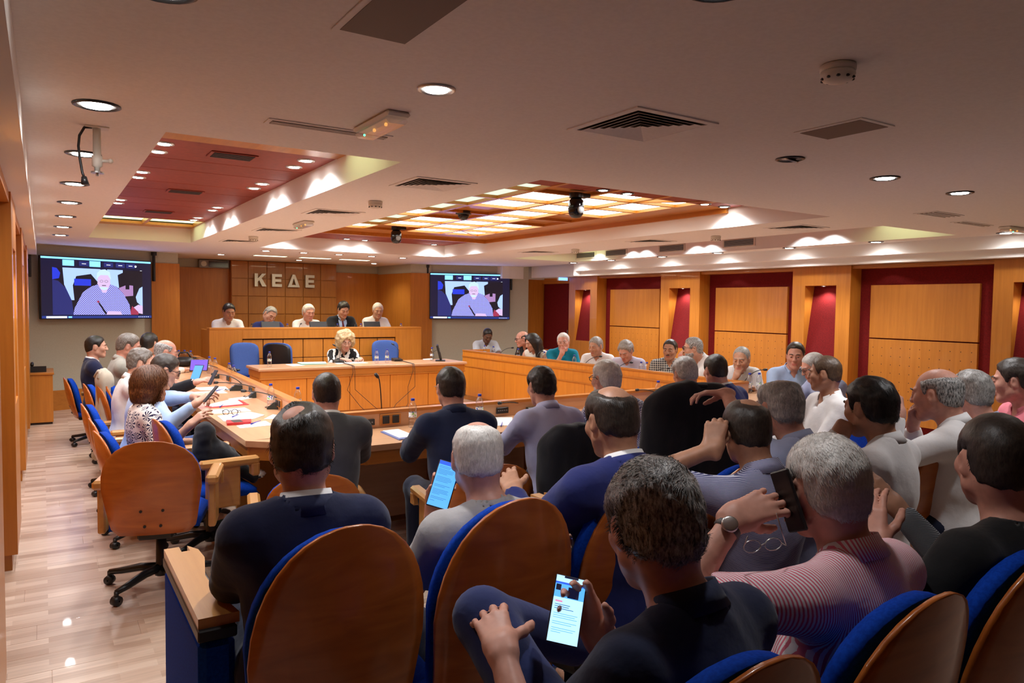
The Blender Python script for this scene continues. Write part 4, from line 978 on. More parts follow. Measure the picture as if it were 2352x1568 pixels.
    if face:
        for sd in (-1, 1):
            b = MB(); b.sphere((sd*.030, .0775, .004), .0128, 12, 8); b.build('eye', mat('eye_white', (.72, .68, .64), .25), root, True)
            on_head(CH[root.name][-1]); e = CH[root.name][-1]
            b = MB(); b.lathe([(.0001, .0), (.0045, -.0004), (.0062, -.0022)], (0, 0, 0), 10, 'y', False); b.xf(Matrix.Translation((sd*.030, .0908, .001)) @ Matrix.Rotation(0, 4, 'X')); b.build('iris', mat('iris_dark', (.02, .012, .008), .15), e)
            b = MB(); nn = 12; ds = .10 if hp < 12 else -.18
            for e0, e1 in ((1.5, ds), (-1.5, -.42)):
                vs = [(sd*.030+.0138*math.cos(e0+(e1-e0)*i/4)*math.sin(a), .0775+.0138*math.cos(e0+(e1-e0)*i/4)*math.cos(a), .004+.0138*math.sin(e0+(e1-e0)*i/4)) for i in range(5) for a in np.linspace(-1.45, 1.45, nn)]
                b.add(vs, [(i*nn+k, i*nn+k+1, (i+1)*nn+k+1, (i+1)*nn+k) for i in range(4) for k in range(nn-1)])
            b.build('eyelid', sk, root, True); on_head(CH[root.name][-1])
            b = MB(); b.tube([(sd*.012, .0985, .0235), (sd*.026, .0965, .0285), (sd*.040, .087, .0265), (sd*.048, .078, .0215)], [.003, .0038, .0032, .0018], 6); hc = HAIR['dark' if hairc not in ('white', 'silver', 'grey') else 'grey']
            b.build('eyebrow', hairm(*hc, 'dark' if hairc not in ('white', 'silver', 'grey') else 'grey'), root, True); on_head(CH[root.name][-1])
    if mous:
        b = MB(); b.sphere((0, .0915, -.0525), .012, 10, 6, (2.1, .55, .45)) if mous != 'beard' else None
        if mous == 'beard':
            F2 = Field((-.1, -.05, -.14), (.1, .13, .0), .008); F2.ell((0, .026, -.032), (.064, .068, .085), k=.01)
            for sd in (-1, 1): F2.cone((sd*.050, .002, -.060), (sd*.016, .060, -.098), .020, .020, .03)
            F2.ell((0, .068, -.098), (.024, .022, .021), k=.02); X, Y, Z = F2.ax[0][:, None, None], F2.ax[1][None, :, None], F2.ax[2][None, None, :]
            F2.D = np.maximum(F2.D, (Z+.048-.3*np.maximum(0, .03-Y)).astype(F32)); F2.ell((0, .10, -.066), (.022, .03, .012), k=.006, sub=True); V, Q = F2.mesh(); ob = np_mesh('beard', V, Q, hairm(*HAIR[hairc], hairc), root)
        else: ob = b.build('moustache', hairm(*HAIR[mous], mous), root, True)
        on_head(ob)
    if hair is not None:
        V, Q = hair_mesh(dict(hair, vox=hair.get('vox', {0: .009, 1: .0075, 2: .0065}[q]))); nq = None
        if strand:
            st = strands(V, Q, strand, hair.get('len', .016), hair.get('w', .0007), 5, hair.get('flow', (0, -.5, -.5)), hair.get('lift', .55), hair.get('curl', 0.)); Q = np.concatenate([Q, st[1]+len(V)]); V = np.concatenate([V, st[0]])
        ob = np_mesh('hair', V, Q, hairm(*HAIR[hairc], hairc), root); on_head(ob)
    if glasses:
        gm = {'black': M_black, 'metal': M_steel, 'dark': mat('tortoise', (.03, .015, .01), .25)}[glasses]; b = MB(); th = .0022 if glasses != 'metal' else .0011
        for sd in (-1, 1):
            c = A([sd*.032, .103, .003]); b.tube([c+A([.023*math.cos(a), -.004*abs(math.cos(a)), .017*math.sin(a)]) for a in np.linspace(0, 2*PI, 15)], th, 6, False)
            b.tube([c+A([sd*.023, -.006, .006]), (sd*.072, .085, .012), (sd*.083, .0, .014), (sd*.082, -.018, .0)], th*1.1, 6)
        b.tube([(-.010, .105, .006), (0, .108, .008), (.010, .105, .006)], th, 6)
        on_head(b.build('glasses', gm, root, True))
    # ---- clothes
    cg = .0125 if q == 2 else (.016 if q == 1 else .021)
    def garment(nm, m, e, arms, cutz, neck_r, fold=.004, vcut=None, notch=False):
        lo2 = np.min(list(S.values())+list(E.values())+list(W.values())+[P0], 0)-.2; hi2 = np.max(list(S.values())+list(E.values())+list(W.values())+[NB], 0)+.13
        lo2[2] = max(lo2[2], P0[2]-.16)
        F = Field(lo2, hi2, cg); torso(F, e)
        for n in 'LR':
            if arms == 'long':
                F.cone(S[n], E[n], .050*s*(1+girth*.12)+e+.008, .043*s+e+.004, .045); wr = W[n]+(E[n]-W[n])*.10; F.cone(E[n], wr, .042*s+e+.003, .032*s+e*.9, .025, cut=wr)
            elif arms == 'roll':
                F.cone(S[n], E[n], .050*s+e+.008, .043*s+e+.006, .045); wr = E[n]+(W[n]-E[n])*.22; F.cone(E[n], wr, .043*s+e+.004, .040*s+e, .02, cut=wr)
            elif arms == 'short':
                ct = S[n]+(E[n]-S[n])*.72; F.cone(S[n], ct, .050*s+e+.01, .052*s+e+.008, .045, cut=ct)
        F.cone(NB-M3@A([0, 0, .01]), NB+M3@A([0, .01, .16]), neck_r, neck_r*1.1, .004, None, True)
        F.plane(P0+M0@A([0, 0, cutz]), M0@A([0, 0, -1.]))
        if vcut is not None:
            X, Y, Z = F.ax[0][:, None, None], F.ax[1][None, :, None], F.ax[2][None, None, :]
            dz = (Z-(P1[2]-.02)); wv = np.clip(dz*vcut, 0, .075); mid = P1[1]+(P2[1]-P1[1])*np.clip((Z-P1[2])/(P2[2]-P1[2]), 0, 1.2)
            inside = np.minimum(wv-np.abs(X-(P1[0]+P2[0])*.5), Y-mid-.045); F.D = np.maximum(F.D, inside.astype(F32))
        elif notch:
            X, Y, Z = F.ax[0][:, None, None], F.ax[1][None, :, None], F.ax[2][None, None, :]
            wv = np.clip((Z-(NB[2]-.105*s))*.36, -.02, .05); F.D = np.maximum(F.D, np.minimum(wv-np.abs(X-NB[0]), Y-NB[1]-.02).astype(F32))
        V, Q = F.mesh(); N = normals(V, Q)
        V = V+N*(fold*(wob(V*A([1, 1, .55]), 26, 9+int(abs(head[0])*10))+.6*wob(V, 55, 4)))[:, None]
        return np_mesh(nm, V, Q, m, root)
    sm = top
    if jacket is None: garment('shirt' if not fem else 'blouse', sm, .010, sleeve, -.06, nr+.006, notch=collar or fem)
    else:
        garment('shirt', sm, .004, None, .0, nr+.004, .001); garment('jacket', jacket, .017, 'long', -.12, nr+.012, .004, vcut=.34)
    # collars
    def band(nm, m, r0, r1, h0, h1, tilt_f=.35, gap=.5, th=.004, drop=0., cz=0.):
        n = 26; vs = []
        for k in range(n+1):
            a = gap+(2*PI-2*gap)*k/n; dx, dy = math.sin(a), math.cos(a)
            for (r, h) in ((r0, h1), (r0+th, h1+.002), (r1+th, h0), (r1, h0)):
                front = max(0, dy); vs.append(NB+M3@A([dx*r*1.03, dy*r-.004+front*.012, h+cz-front*.035-drop*front]))
        f = [(k*4+i, k*4+(i+1) % 4, k*4+4+(i+1) % 4, k*4+4+i) for k in range(n) for i in range(4)]+[(3, 2, 1, 0), (n*4, n*4+1, n*4+2, n*4+3)]
        b = MB(); b.add(vs, f); b.build(nm, m, root, True)
    if collar:
        band('collar', sm, nr+.007, nr+.020, -.010, .040, th=.004)
    if jacket is not None: band('jacket_collar', jacket, nr+.014, nr+.024, -.03, .024, gap=.75, th=.005)
    if tie is not None:
        b = MB(); top_ = NB+M3@A([0, nr+.022, -.035]); p1 = P1+M1@A([0, .125*(1+girth*.3)+.02, .14]); p0 = P1+M0@A([0, .13*(1+girth*.3)+.025, .0])
        b.tube([top_, top_*.5+p1*.5+A([0, .016, 0]), p1+A([0, .012, 0]), p0], [.014, .018, .024, .03], 6); b.build('tie', tie, root, True)
    # trousers
    key_leg = legmode; tl = cloth(*legs) if isinstance(legs, tuple) else MT[legs] if legs in MT else cloth('navy_trouser', (.012, .016, .04))
    pts = list(HP.values())+list(K.values())+list(AN.values()); F = Field(np.min(pts, 0)-.2, np.max(pts, 0)+.2, .022 if key_leg is None else .013)
    F.ell(P0+M0@A([0, 0, -.0]), (.168*s*g, .13*s*g, .115*s), M0, .05)
    for n in 'LR':
        F.cone(HP[n], K[n], .088*s*g+.01, .066*s, .04); ct = AN[n]+(K[n]-AN[n])*.06; F.cone(K[n], ct, .066*s, .056*s, .03, cut=ct)
    V, Q = F.mesh(); N = normals(V, Q); V = V+N*(.004*wob(V, 30, 2))[:, None]; np_mesh('trousers', V, Q, tl, root)
    for n in 'LR':
        b = MB(); a = AN[n]; b.sphere(a+A([0, .07, -.045]), .045, 12, 8, (1., 2.9, .95)); b.sphere(a+A([0, -.02, -.03]), .048, 10, 8, (.95, 1.1, 1.15)); b.xf(Matrix.Translation((0, 0, max(0, .0))))
        b.build('shoe', mat('shoe_leather', (.012, .009, .008), .35), root, True)
    if watch:
        for n in watch:
            b = MB(); d = nrm(E[n]-W[n]); c = W[n]+d*.035; T = Matrix.Translation(tuple(c)) @ Vector(tuple(d)).to_track_quat('Z', 'Y').to_matrix().to_4x4()
            b.lathe([(.0305, -.009), (.0325, -.006), (.0325, .006), (.0305, .009)], n=18, cap=False); b.xf(T); b.build('watch_strap', mat('watch_strap', (.05, .04, .04) if watch[n] == 'dark' else (.6, .57, .55), .5), root, True); w = CH[root.name][-1]
            z = Hd[n].M[:, 2]; z = nrm(z-d*(z@d)); b = MB(); b.lathe([(.019, -.004), (.020, 0), (.019, .006), (.015, .0075), (.001, .0075)], n=18); T2 = Matrix.Translation(tuple(c+z*.033)) @ Vector(tuple(z)).to_track_quat('Z', 'Y').to_matrix().to_4x4(); b.xf(T2); b.build('watch_face', M_steel, w, True)
    return o
# ================================================================== WHO SITS WHERE
WHT = cloth('white_shirt', (.74, .72, .72), (.80, .78, .78)); LAV = cloth('lavender_shirt', (.46, .46, .70), (.54, .54, .76)); LBL = cloth('light_blue_shirt', (.36, .50, .78), (.44, .58, .84)); BGR = cloth('blue_grey_shirt', (.30, .34, .52), (.36, .40, .58))
NAVY = cloth('navy_jacket', (.010, .013, .045), (.014, .018, .06)); NAVY2 = cloth('bright_navy_suit', (.012, .018, .11), (.018, .026, .15)); BLK = cloth('black_suit', (.006, .006, .010), (.010, .010, .015)); GRYS = cloth('grey_suit', (.055, .055, .062), (.075, .075, .083))
GTEE = cloth('grey_tee', (.36, .34, .34), (.42, .40, .40)); DNV = cloth('dark_navy_shirt', (.009, .014, .045), (.013, .02, .06)); BTEE = cloth('black_tee', (.008, .008, .009), (.012, .012, .013)); TEAL = cloth('teal_polo', (.0, .16, .25), (.0, .20, .30)); PNK = cloth('coral_shirt', (.68, .17, .22), (.74, .21, .26)); OLV = cloth('khaki_grey_shirt', (.30, .29, .25), (.36, .345, .30)); IVO = cloth('ivory_blouse', (.70, .66, .58), (.76, .72, .64))
PSTR = cloth('pink_stripes', (.80, .74, .76), (.66, .13, .20), 'stripe', 48); NSTR = cloth('navy_stripes', (.045, .05, .16), (.50, .50, .62), 'hstripe', 80); BSTR = cloth('grey_stripes', (.03, .035, .04), (.25, .26, .28), 'hstripe', 70); CHK = cloth('navy_check', (.70, .70, .74), (.02, .03, .13), 'check', 95); PLD = cloth('dark_plaid', (.012, .014, .03), (.55, .55, .50), 'plaid', 11); ZEB = cloth('zebra_blouse', (.80, .77, .72), (.012, .011, .011), 'zebra', 5.2); FLW = cloth('flower_blouse', (.80, .76, .74), (.025, .02, .07), 'flower', 15)
for n_, c_ in (('navy_trouser', (.012, .016, .04)), ('blue_trouser', (.018, .028, .11)), ('jeans', (.03, .06, .17)), ('black_trouser', (.008, .008, .010)), ('khaki_trouser', (.10, .085, .06))): MT[n_] = cloth(n_, c_, tuple(q*1.25 for q in c_))
SHORT = dict(t=.010, noise=(.0015, 120)); FULL = dict(t=.017, noise=(.003, 75)); CROP = dict(t=.006, noise=(.001, 150)); CURLY = dict(t=.018, noise=(.006, 95)); RECED = dict(t=.011, front=.016, temple=.018, noise=(.002, 90))
CROWN = dict(t=.011, noise=(.002, 90), bald=[((0, -.035, .125), (.05, .06, .045))]); BALDT = dict(t=.008, noise=(.0015, 90), front=.03, bald=[((0, .01, .11), (.066, .105, .075))]); BALD = dict(t=.005, noise=(.001, 90), front=.05, bald=[((0, .01, .10), (.07, .12, .095))])
J = 'jacket'
MEN = {}
def man(key, label, u, v, D, yaw, chair=None, fb=None, cdx=0., **k):
    if fb is not None: k['hy'] = fb-yaw
    k['hy'] = (k.get('hy', 0.)+180) % 360-180
    o = person(label, P(u, v, D), yaw, **k); MEN[key] = o
    if chair: 
        x, y = o.toW(A([0, o.P0[1]-.0, 0]))[:2]
        zs = max(.85, min(1.25, (o.seat-.0)/.485)); c = task(x+cdx, y, math.radians(yaw), chair, zs=zs); c.location[2] = k.get('base', 0.)
    return o
def crossed(K, AN, HP, P0, toB):
    K['L'] = toB(P(1108, 1415, 1.78)); K['R'] = P0+A([.14, .42, .0]); AN['L'] = K['L']+A([.34, -.02, -.17]); AN['R'] = A([.12, P0[1]+.42, .085])
# --- left arm of the table, nearest first
FAR = dict(vox=(.036, .0085), q=0); MID = dict(vox=(.034, .0068), q=1); NEAR = dict(vox=(.034, .0050), q=2)
man('L7', 'woman with a chestnut bob in a white blouse with dark flower bursts', 349, 882, 5.15, 84, 'conference chair under the woman in the flowered blouse', top=FLW, fem=True, gs=.94, hairc='chest', hair=dict(long='bob', t=.02, part=.0, noise=(.003, 60), len=.07, w=.0016, flow=(.1, .25, -1.), lift=.08), strand=9000, lean=-5, hunch=8, neck=8, hp=4, rarm=tuple(P(438, 975, 4.95)), larm='lap', sleeve='roll', collar=False, legs='navy_trouser', rh='relax', fb=95, **MID)
man('L6', 'man in black glasses and pale blue shirt tapping a phone behind the woman', 381, 850, 5.75, 88, 'conference chair under the man tapping a phone in a pale blue shirt', top=LBL, hairc='dark', hair=dict(FULL, t=.014), lean=4, hunch=16, neck=16, hp=22, glasses='black', rarm=tuple(P(452, 925, 5.45)), larm=tuple(P(456, 912, 5.62)), rh='phone', lh='phone', sleeve='long', legs='jeans', fb=92, **MID)
man('L5', 'man with curly grey hair and a white shirt, bare forearm along the table', 326, 833, 6.5, 88, 'conference chair under the curly grey haired man', top=WHT, hairc='greybrown', hair=CURLY, lean=2, hunch=12, neck=10, hp=8, rarm=tuple(P(440, 911, 6.3)), larm='table', rh='flat', sleeve='short', fb=98, **MID)
man('L4', 'balding man in black suit leaning forward with hand at his face, phone in the other', 382, 808, 7.2, 86, 'conference chair under the balding man in black suit', top=WHT, jacket=BLK, skin_t='pink', hairc='salt', hair=BALDT, lean=12, hunch=16, neck=10, hp=14, mous='beard', rarm=tuple(P(452, 877, 6.9)), larm='cheek', rh='phone', lh='loose', watch={'R': 'dark'}, glasses='metal', fb=92, **MID)
man('L2', 'heavy laughing man in khaki grey shirt at the left table, grey brown hair', 297, 795, 7.7, 88, 'conference chair under the laughing man in khaki grey', top=OLV, girth=.5, skin_t='pink', hairc='greybrown', hair=dict(SHORT, t=.013), hs=1.08, lean=-3, hunch=12, neck=14, hp=14, larm='table', rarm='table', fb=96, **MID)
man('L3', 'dark haired man half hidden behind the laughing man, turned away', 345, 788, 9.2, 70, 'conference chair under the man half hidden behind the laughing man', top=IVO, hairc='black', hair=FULL, hs=1.05, lean=4, hunch=10, larm='table', rarm='table', fb=45, **FAR)
man('L1', 'young man in dark suit furthest along the left table, in profile below the television', 222, 796, 8.5, 88, 'conference chair under the young man in dark suit below the television', top=WHT, jacket=NAVY, hairc='black', hair=SHORT, hs=1.05, lean=-8, hunch=8, neck=10, hp=2, larm='lap', rarm='lap', fb=95, **FAR)
# --- dais
yD = 13.0
for key, u, v, lab, kw in (('D1', 526, 716, 'black haired man in open white shirt, leftmost on the dais', dict(fb=176, top=WHT, hairc='black', hair=SHORT, skin_t='tan', hp=16)),
        ('D2', 620, 723, 'man in bright navy suit with grey tie on the dais, head tilted over', dict(fb=170, top=WHT, jacket=NAVY2, hairc='salt', hair=RECED, hp=26, hr=-24, girth=.3, tie=cloth('grey_tie', (.16, .16, .18)))),
        ('D3', 709, 718, 'white haired man in white polo in the middle of the dais', dict(fb=174, top=WHT, hairc='white', hair=FULL, skin_t='pink', hp=8, sleeve='short')),
        ('D4', 789, 711, 'black haired man in black suit with dark red tie on the dais, reading', dict(fb=180, top=LBL, jacket=BLK, hairc='black', hair=FULL, hp=24, girth=.3, tie=cloth('wine_tie', (.10, .008, .02)))),
        ('D5', 868, 713, 'grey haired man in white shirt, rightmost on the dais', dict(fb=190, top=WHT, hairc='white', hair=SHORT, skin_t='olive', hp=10, sleeve='short'))):
    w = PY(u, v, yD); D = (w-CAM)@_f
    man(key, lab, u, v, D, 180, 'conference chair under the '+lab.split(',')[0].replace(' on the dais', '').replace(' in the middle of the dais', '')+', dais', base=ZP, hs=1.2, gs=1.06, lean=8, hunch=12, neck=10, larm='table', rarm='table', **dict(FAR, **kw))
man('CW', 'woman with curly blond hair in a black and white blouse at the free standing table', 793, 784, 11.75, 182, None, top=ZEB, fem=True, hairc='blond', hair=dict(long='curls', t=.02, noise=(.013, 62), len=.03, w=.0022, curl=1., lift=.7), strand=3000, hp=16, lean=10, hunch=12, neck=10, glasses='metal', larm='table', rarm='table', lh='phone', rh='phone', sleeve='long', collar=False, hs=1.24, gs=1.06, fb=186, **FAR)
# --- right arm
man('R0', 'man in pale shirt looking down at the far end of the right table', 1120, 770, 13.5, 196, 'conference chair at the far end under the man looking down', top=cloth('pale_shirt', (.50, .52, .58)), hairc='black', hair=CROP, skin_t='brown', hp=30, lean=12, hunch=14, hs=1.08, larm='table', rarm='table', sleeve='short', fb=198, **FAR)
man('R1', 'bald man in black shirt and glasses half hidden by the long haired woman', 1199, 778, 12.3, -100, None, top=BTEE, hairc='dark', hair=BALD, skin_t='pink', glasses='black', hs=1.1, lean=12, hunch=12, hp=10, larm='near', rarm='near', fb=-72, **FAR)
man('R2', 'woman with long dark hair in a sleeveless ivory top at the right table', 1222, 786, 11.7, -118, 'conference chair under the long haired woman', top=IVO, fem=True, hairc='black', hair=dict(long='long', t=.018, noise=(.003, 60)), hs=1.1, lean=12, hunch=12, neck=8, hp=20, sleeve=None, collar=False, larm='near', rarm='near', fb=-88, **FAR)
man('R3', 'white haired man in teal polo and glasses holding his hand to his mouth', 1294, 785, 11.2, -150, 'conference chair under the man in teal polo', top=TEAL, hairc='white', hair=RECED, skin_t='pink', glasses='metal', hs=1.14, girth=.3, lean=8, hunch=12, hp=6, hr=6, sleeve='short', rarm='chin', larm='near', rh='loose', fb=-136, **FAR)
man('R4', 'grey haired man in white shirt beside the man in teal, looking down at a phone', 1368, 795, 10.5, -125, 'conference chair under the grey haired man next to the teal polo', top=WHT, hairc='grey', hair=SHORT, skin_t='olive', hs=1.12, lean=10, hunch=12, hp=12, larm='near', rarm='near', girth=.2, fb=-108, **FAR)
man('R5', 'man with curly grey hair in lavender shirt reading with bowed head', 1437, 806, 9.9, -125, 'conference chair under the curly haired man in lavender', top=cloth('soft_lavender_shirt', (.55, .55, .72), (.62, .62, .78)), hairc='grey', hair=CURLY, skin_t='pink', hs=1.12, lean=14, hunch=14, hp=30, larm='near', rarm='near', fb=-112, **FAR)
man('R6', 'man in dark plaid shirt at the right table staring ahead', 1539, 803, 9.7, -140, 'conference chair under the man in dark plaid', top=PLD, hairc='dark', hair=RECED, skin_t='tan', mous='dark', hs=1.12, lean=4, hunch=8, hp=6, girth=.3, larm='lap', rarm='lap', fb=-118, **FAR)
man('R7', 'bearded man in glasses and white shirt in profile, fingers at his lips', 1590, 800, 8.8, -86, 'conference chair under the bearded man in profile', top=WHT, hairc='salt', hair=dict(FULL, t=.013), skin_t='fair', mous='beard', glasses='black', hs=1.08, lean=16, hunch=14, hp=4, larm='chin', rarm='near', lh='loose', fb=-52, **FAR)
man('R8', 'balding grey man in white shirt leaning his mouth on his fist', 1703, 824, 8.2, -140, 'conference chair under the man leaning on his fist', top=WHT, hairc='grey', hair=dict(CROP, front=.03), skin_t='olive', hs=1.14, girth=.3, lean=12, hunch=14, hp=14, rarm='chin', larm='near', rh='fist', sleeve='roll', fb=-112, **FAR)
man('R9', 'smiling man in light blue shirt in front of the far right pillar', 1827, 816, 7.9, -150, 'conference chair under the smiling man in light blue', top=LBL, hairc='dark', hair=RECED, skin_t='pink', hs=1.16, gs=1.05, girth=.35, lean=4, hunch=8, hp=8, larm='near', rarm='near', fb=-122, **FAR)
man('R10', 'grey man in glasses and pale blue shirt bowed behind the profile in white', 1868, 842, 6.9, -70, 'conference chair under the bowed man in pale blue', top=BGR, hairc='silver', hair=CROP, skin_t='pink', glasses='black', hs=1.1, girth=.2, lean=12, hunch=14, hp=24, larm='table', rarm='table', fb=-56, **FAR)
# --- men with their backs to us along the near arm
man('N1', 'man in grey suit seen from behind at the left end of the near table', 750, 903, 4.3, 12, 'conference chair behind the man in grey suit', top=WHT, jacket=GRYS, hairc='dark', hair=dict(CROP, t=.008), skin_t='pink', lean=5, hunch=14, neck=4, hp=8, larm='table', rarm='table', strand=3000, vox=(.034, .006), q=2, nohands=True, cdx=-.12)
man('N2', 'man in navy cardigan seen from behind turning his head to the right, with glasses', 1034, 890, 4.35, 8, 'conference chair behind the man in navy cardigan', top=DNV, hairc='dark', hair=dict(FULL, t=.012, len=.03, flow=(0, -.5, -.8), lift=.1), skin_t='pink', glasses='metal', girth=.3, lean=5, hunch=14, neck=4, hp=8, larm='table', rarm='table', strand=3600, vox=(.034, .006), q=2, nohands=True, cdx=.1)
man('N3', 'man in lavender shirt with sleeves rolled, seen from behind, dark wavy hair', 1242, 886, 4.65, 4, 'conference chair behind the man in lavender shirt, black jacket hung on it', top=LAV, hairc='dark', hair=dict(CURLY, t=.013, noise=(.004, 95), len=.02, curl=.6), skin_t='pink', girth=.1, lean=5, hunch=14, neck=6, hp=10, larm='table', rarm='table', sleeve='roll', strand=3600, vox=(.034, .006), q=2, nohands=True)
man('N4', 'white haired man in black glasses and navy check shirt, seen from behind', 1391, 870, 4.95, 0, 'conference chair behind the white haired man in check shirt', top=CHK, hairc='white', hair=dict(FULL, t=.013, len=.03, flow=(0, -.6, -.7), lift=.1), skin_t='pink', glasses='black', girth=.3, hs=1.04, lean=5, hunch=14, neck=6, hp=4, larm='table', rarm='table', mous='beard', strand=3600, vox=(.034, .006), q=2, nohands=True)
man('N5', 'grey haired man in black jacket almost hidden behind the hanging black jacket', 1572, 858, 5.6, -4, None, top=WHT, jacket=BLK, hairc='silver', hair=dict(FULL, len=.02), skin_t='pink', lean=5, hunch=14, neck=8, hp=18, larm='table', rarm='table', strand=2400, fb=15, **MID)
man('N6', 'dark haired man in navy suit seen from behind right of the hanging jacket', 1642, 850, 5.75, -12, None, top=WHT, jacket=NAVY2, hairc='dark', hair=dict(SHORT, t=.012), skin_t='pink', girth=.3, lean=5, hunch=14, neck=4, hp=10, larm='table', rarm='table', strand=2400, fb=17, **MID)
man('R11', 'man in white shirt seen in profile facing left, in the seat near the right pillar', 1893, 857, 5.1, -62, None, top=WHT, hairc='brown', hair=dict(SHORT, front=.01, t=.009), skin_t='tan', girth=.2, lean=-8, hunch=10, neck=8, hp=4, larm='lap', rarm='lap', strand=2400, fb=-22, **MID)
# --- audience
man('F1', 'man in black suit and white collar with thinning dark hair, front left seat', 694, 1028, 2.14, 6, None, top=WHT, jacket=NAVY, hairc='dark', hair=dict(FULL, t=.009, len=.022, flow=(.1, -.8, -.5), lift=.10, bald=[((-.03, -.06, .102), (.027, .027, .024))]), skin_t='pink', girth=.08, sw=.94, hs=1.10, gs=1.0, lean=-15, hunch=16, neck=14, hp=10, larm='lap', rarm='lap', strand=9600, fb=15, **NEAR)
pF2 = P(1018, 1112, 2.6)
man('F2', 'man in grey T-shirt with cropped white hair reading a large phone', 1096, 1052, 2.45, 2, None, top=GTEE, hairc='white', hair=dict(CROP, t=.008, len=.014, lift=.3, bald=[((.005, -.03, .118), (.036, .045, .02))]), skin_t='pink', lean=-12, hunch=18, neck=18, hs=1.05, hp=14, sleeve='short', collar=False, larm=tuple(pF2-_R*.03-_U*.105+_f*.02), rarm='lap', lh='phone', strand=9600, watch={'L': 'white'}, lhd=(_U*.85+_R*.22, _f-_R*.15, 'w'), fb=22, **NEAR)
man('F3', 'man in dark blue suit with a shiny bald crown, arm stretched to the left', 1402, 965, 2.65, 4, None, top=WHT, jacket=NAVY2, hairc='dark', hair=dict(SHORT, t=.012, len=.018, flow=(.0, -.5, -.8), lift=.14, bald=[((0, -.05, .105), (.05, .062, .05))]), skin_t='tan', girth=.3, hs=1.06, gs=1.03, lean=-8, hunch=18, neck=14, hp=14, larm=tuple(P(1178, 1125, 2.85)), rarm='lap', lh='relax', strand=7200, fb=8, **NEAR)
pF4 = P(1300, 1402, 1.62)
man('F4', 'man in navy shirt with black and silver hair in the foreground, reading his phone', 1498, 1205, 1.47, -8, None, top=DNV, hairc='salt', hair=dict(CURLY, t=.014, noise=(.0035, 95), len=.020, curl=1.0, w=.0009, lift=.45, flow=(0, -.3, -.6)), skin_t='pink', girth=.3, hs=1.05, lean=-6, hunch=16, neck=14, hp=16, larm=tuple(P(1150, 1485, 1.58)), rarm=tuple(pF4+_R*.085-_U*.085+_f*.035), lh='knee', rh='grip', sleeve='roll', legs='blue_trouser', legmode=crossed, strand=13200, lhd=((.35, .75, .25), (-.45, -.3, .85)), rhd=(_U*.8-_R*.45, _f+_R*.1, 'w'), fb=17, **NEAR)
man('F5', 'white haired man in pink striped shirt telephoning with a steel wristwatch', 1893, 1118, 1.80, -2, None, top=PSTR, hairc='white', hair=dict(SHORT, t=.010, len=.017, flow=(0, -.4, -.6)), skin_t='pink', girth=.4, hs=1.06, lean=-12, hunch=18, neck=14, hp=8, larm=tuple(P(1688, 1188, 1.76)), rarm='lap', lh='phone', sleeve='short', strand=12000, watch={'L': 'dark'}, open_=.9, lhd=(_R*.85+_U*.30+_f*.2, -_f*.75+_U*.55, 'w'), fb=18, **NEAR)
man('F6', 'man with short dark hair in black T-shirt at the right edge', 2283, 1058, 2.0, 10, None, top=BTEE, hairc='dark', hair=dict(CROP, t=.008, len=.012, lift=.25), skin_t='pink', girth=.45, hs=1.08, gs=1.04, lean=-12, hunch=14, neck=12, hp=4, sleeve='short', collar=False, larm=tuple(P(2010, 1252, 2.05)), rarm='lap', strand=8400, fb=40, **NEAR)
man('F7', 'man in navy and white striped shirt with a fist on his cheek', 1712, 988, 2.7, 4, None, top=NSTR, hairc='dark', hair=dict(CROP, t=.009, len=.014, lift=.25, bald=[((.01, -.05, .11), (.036, .04, .022))]), skin_t='tan', lean=-10, hunch=18, neck=16, hp=10, larm=tuple(P(1636, 1030, 2.60)), rarm='lap', lh='fist', sleeve='roll', strand=7200, lhd=((.4, .2, 1.), (-.6, -.6, .35)), fb=25, **NEAR)
man('F8', 'grey haired man in blue grey shirt reaching out to the hanging black jacket', 1788, 935, 3.1, -6, None, top=BGR, hairc='silver', hair=dict(FULL, t=.013, len=.035, flow=(0, -.4, -.9), lift=.08, bald=[((-.0, .0, .122), (.03, .04, .022))]), skin_t='pink', lean=-4, hunch=16, neck=14, hp=8, sleeve='roll', larm=tuple(P(1655, 884, 3.45)), rarm='lap', lh='relax', strand=7200, lhd=((-.5, .9, -.02), (.1, .2, 1.)), open_=1.2, fb=13, **dict(MID, vox=(.034, .0055), q=2))
man('F9', 'black haired man in white shirt, fingers hanging at his chin', 1996, 935, 3.2, -10, None, top=WHT, hairc='black', hair=dict(FULL, t=.014, len=.03, flow=(.1, -.7, -.5), lift=.1), skin_t='tan', hs=1.07, lean=-8, hunch=14, neck=14, hp=8, larm=tuple(P(1936, 985, 3.2)), rarm='lap', lh='loose', strand=6000, lhd=((.1, .3, -.9), (-.9, -.2, .1)), fb=8, **dict(MID, vox=(.034, .0055), q=2))
man('F10', 'bald man with grey sides in white shirt, both hands at his mouth', 2150, 905, 3.65, -14, None, top=WHT, hairc='salt', hair=dict(BALDT, len=.012), skin_t='pink', girth=.35, hs=1.1, lean=-6, hunch=16, neck=14, hp=6, larm=tuple(P(2062, 948, 3.55)), rarm='chin', lh='loose', rh='loose', strand=4200, lhd=((.5, .3, .7), (-.6, -.6, .4)), fb=-6, **dict(MID, vox=(.034, .0055), q=2))
man('F11', 'man with thick grey hair in pale blue shirt beside the bald man', 2228, 903, 3.9, -10, None, top=cloth('pale_blue_shirt', (.36, .42, .62), (.42, .48, .68)), hairc='grey', hair=dict(FULL, t=.014, len=.028, flow=(0, -.5, -.8), lift=.15), skin_t='pink', lean=-4, hunch=14, neck=12, hp=6, larm='lap', rarm='lap', strand=5400, fb=18, **dict(MID, vox=(.034, .0055), q=2))
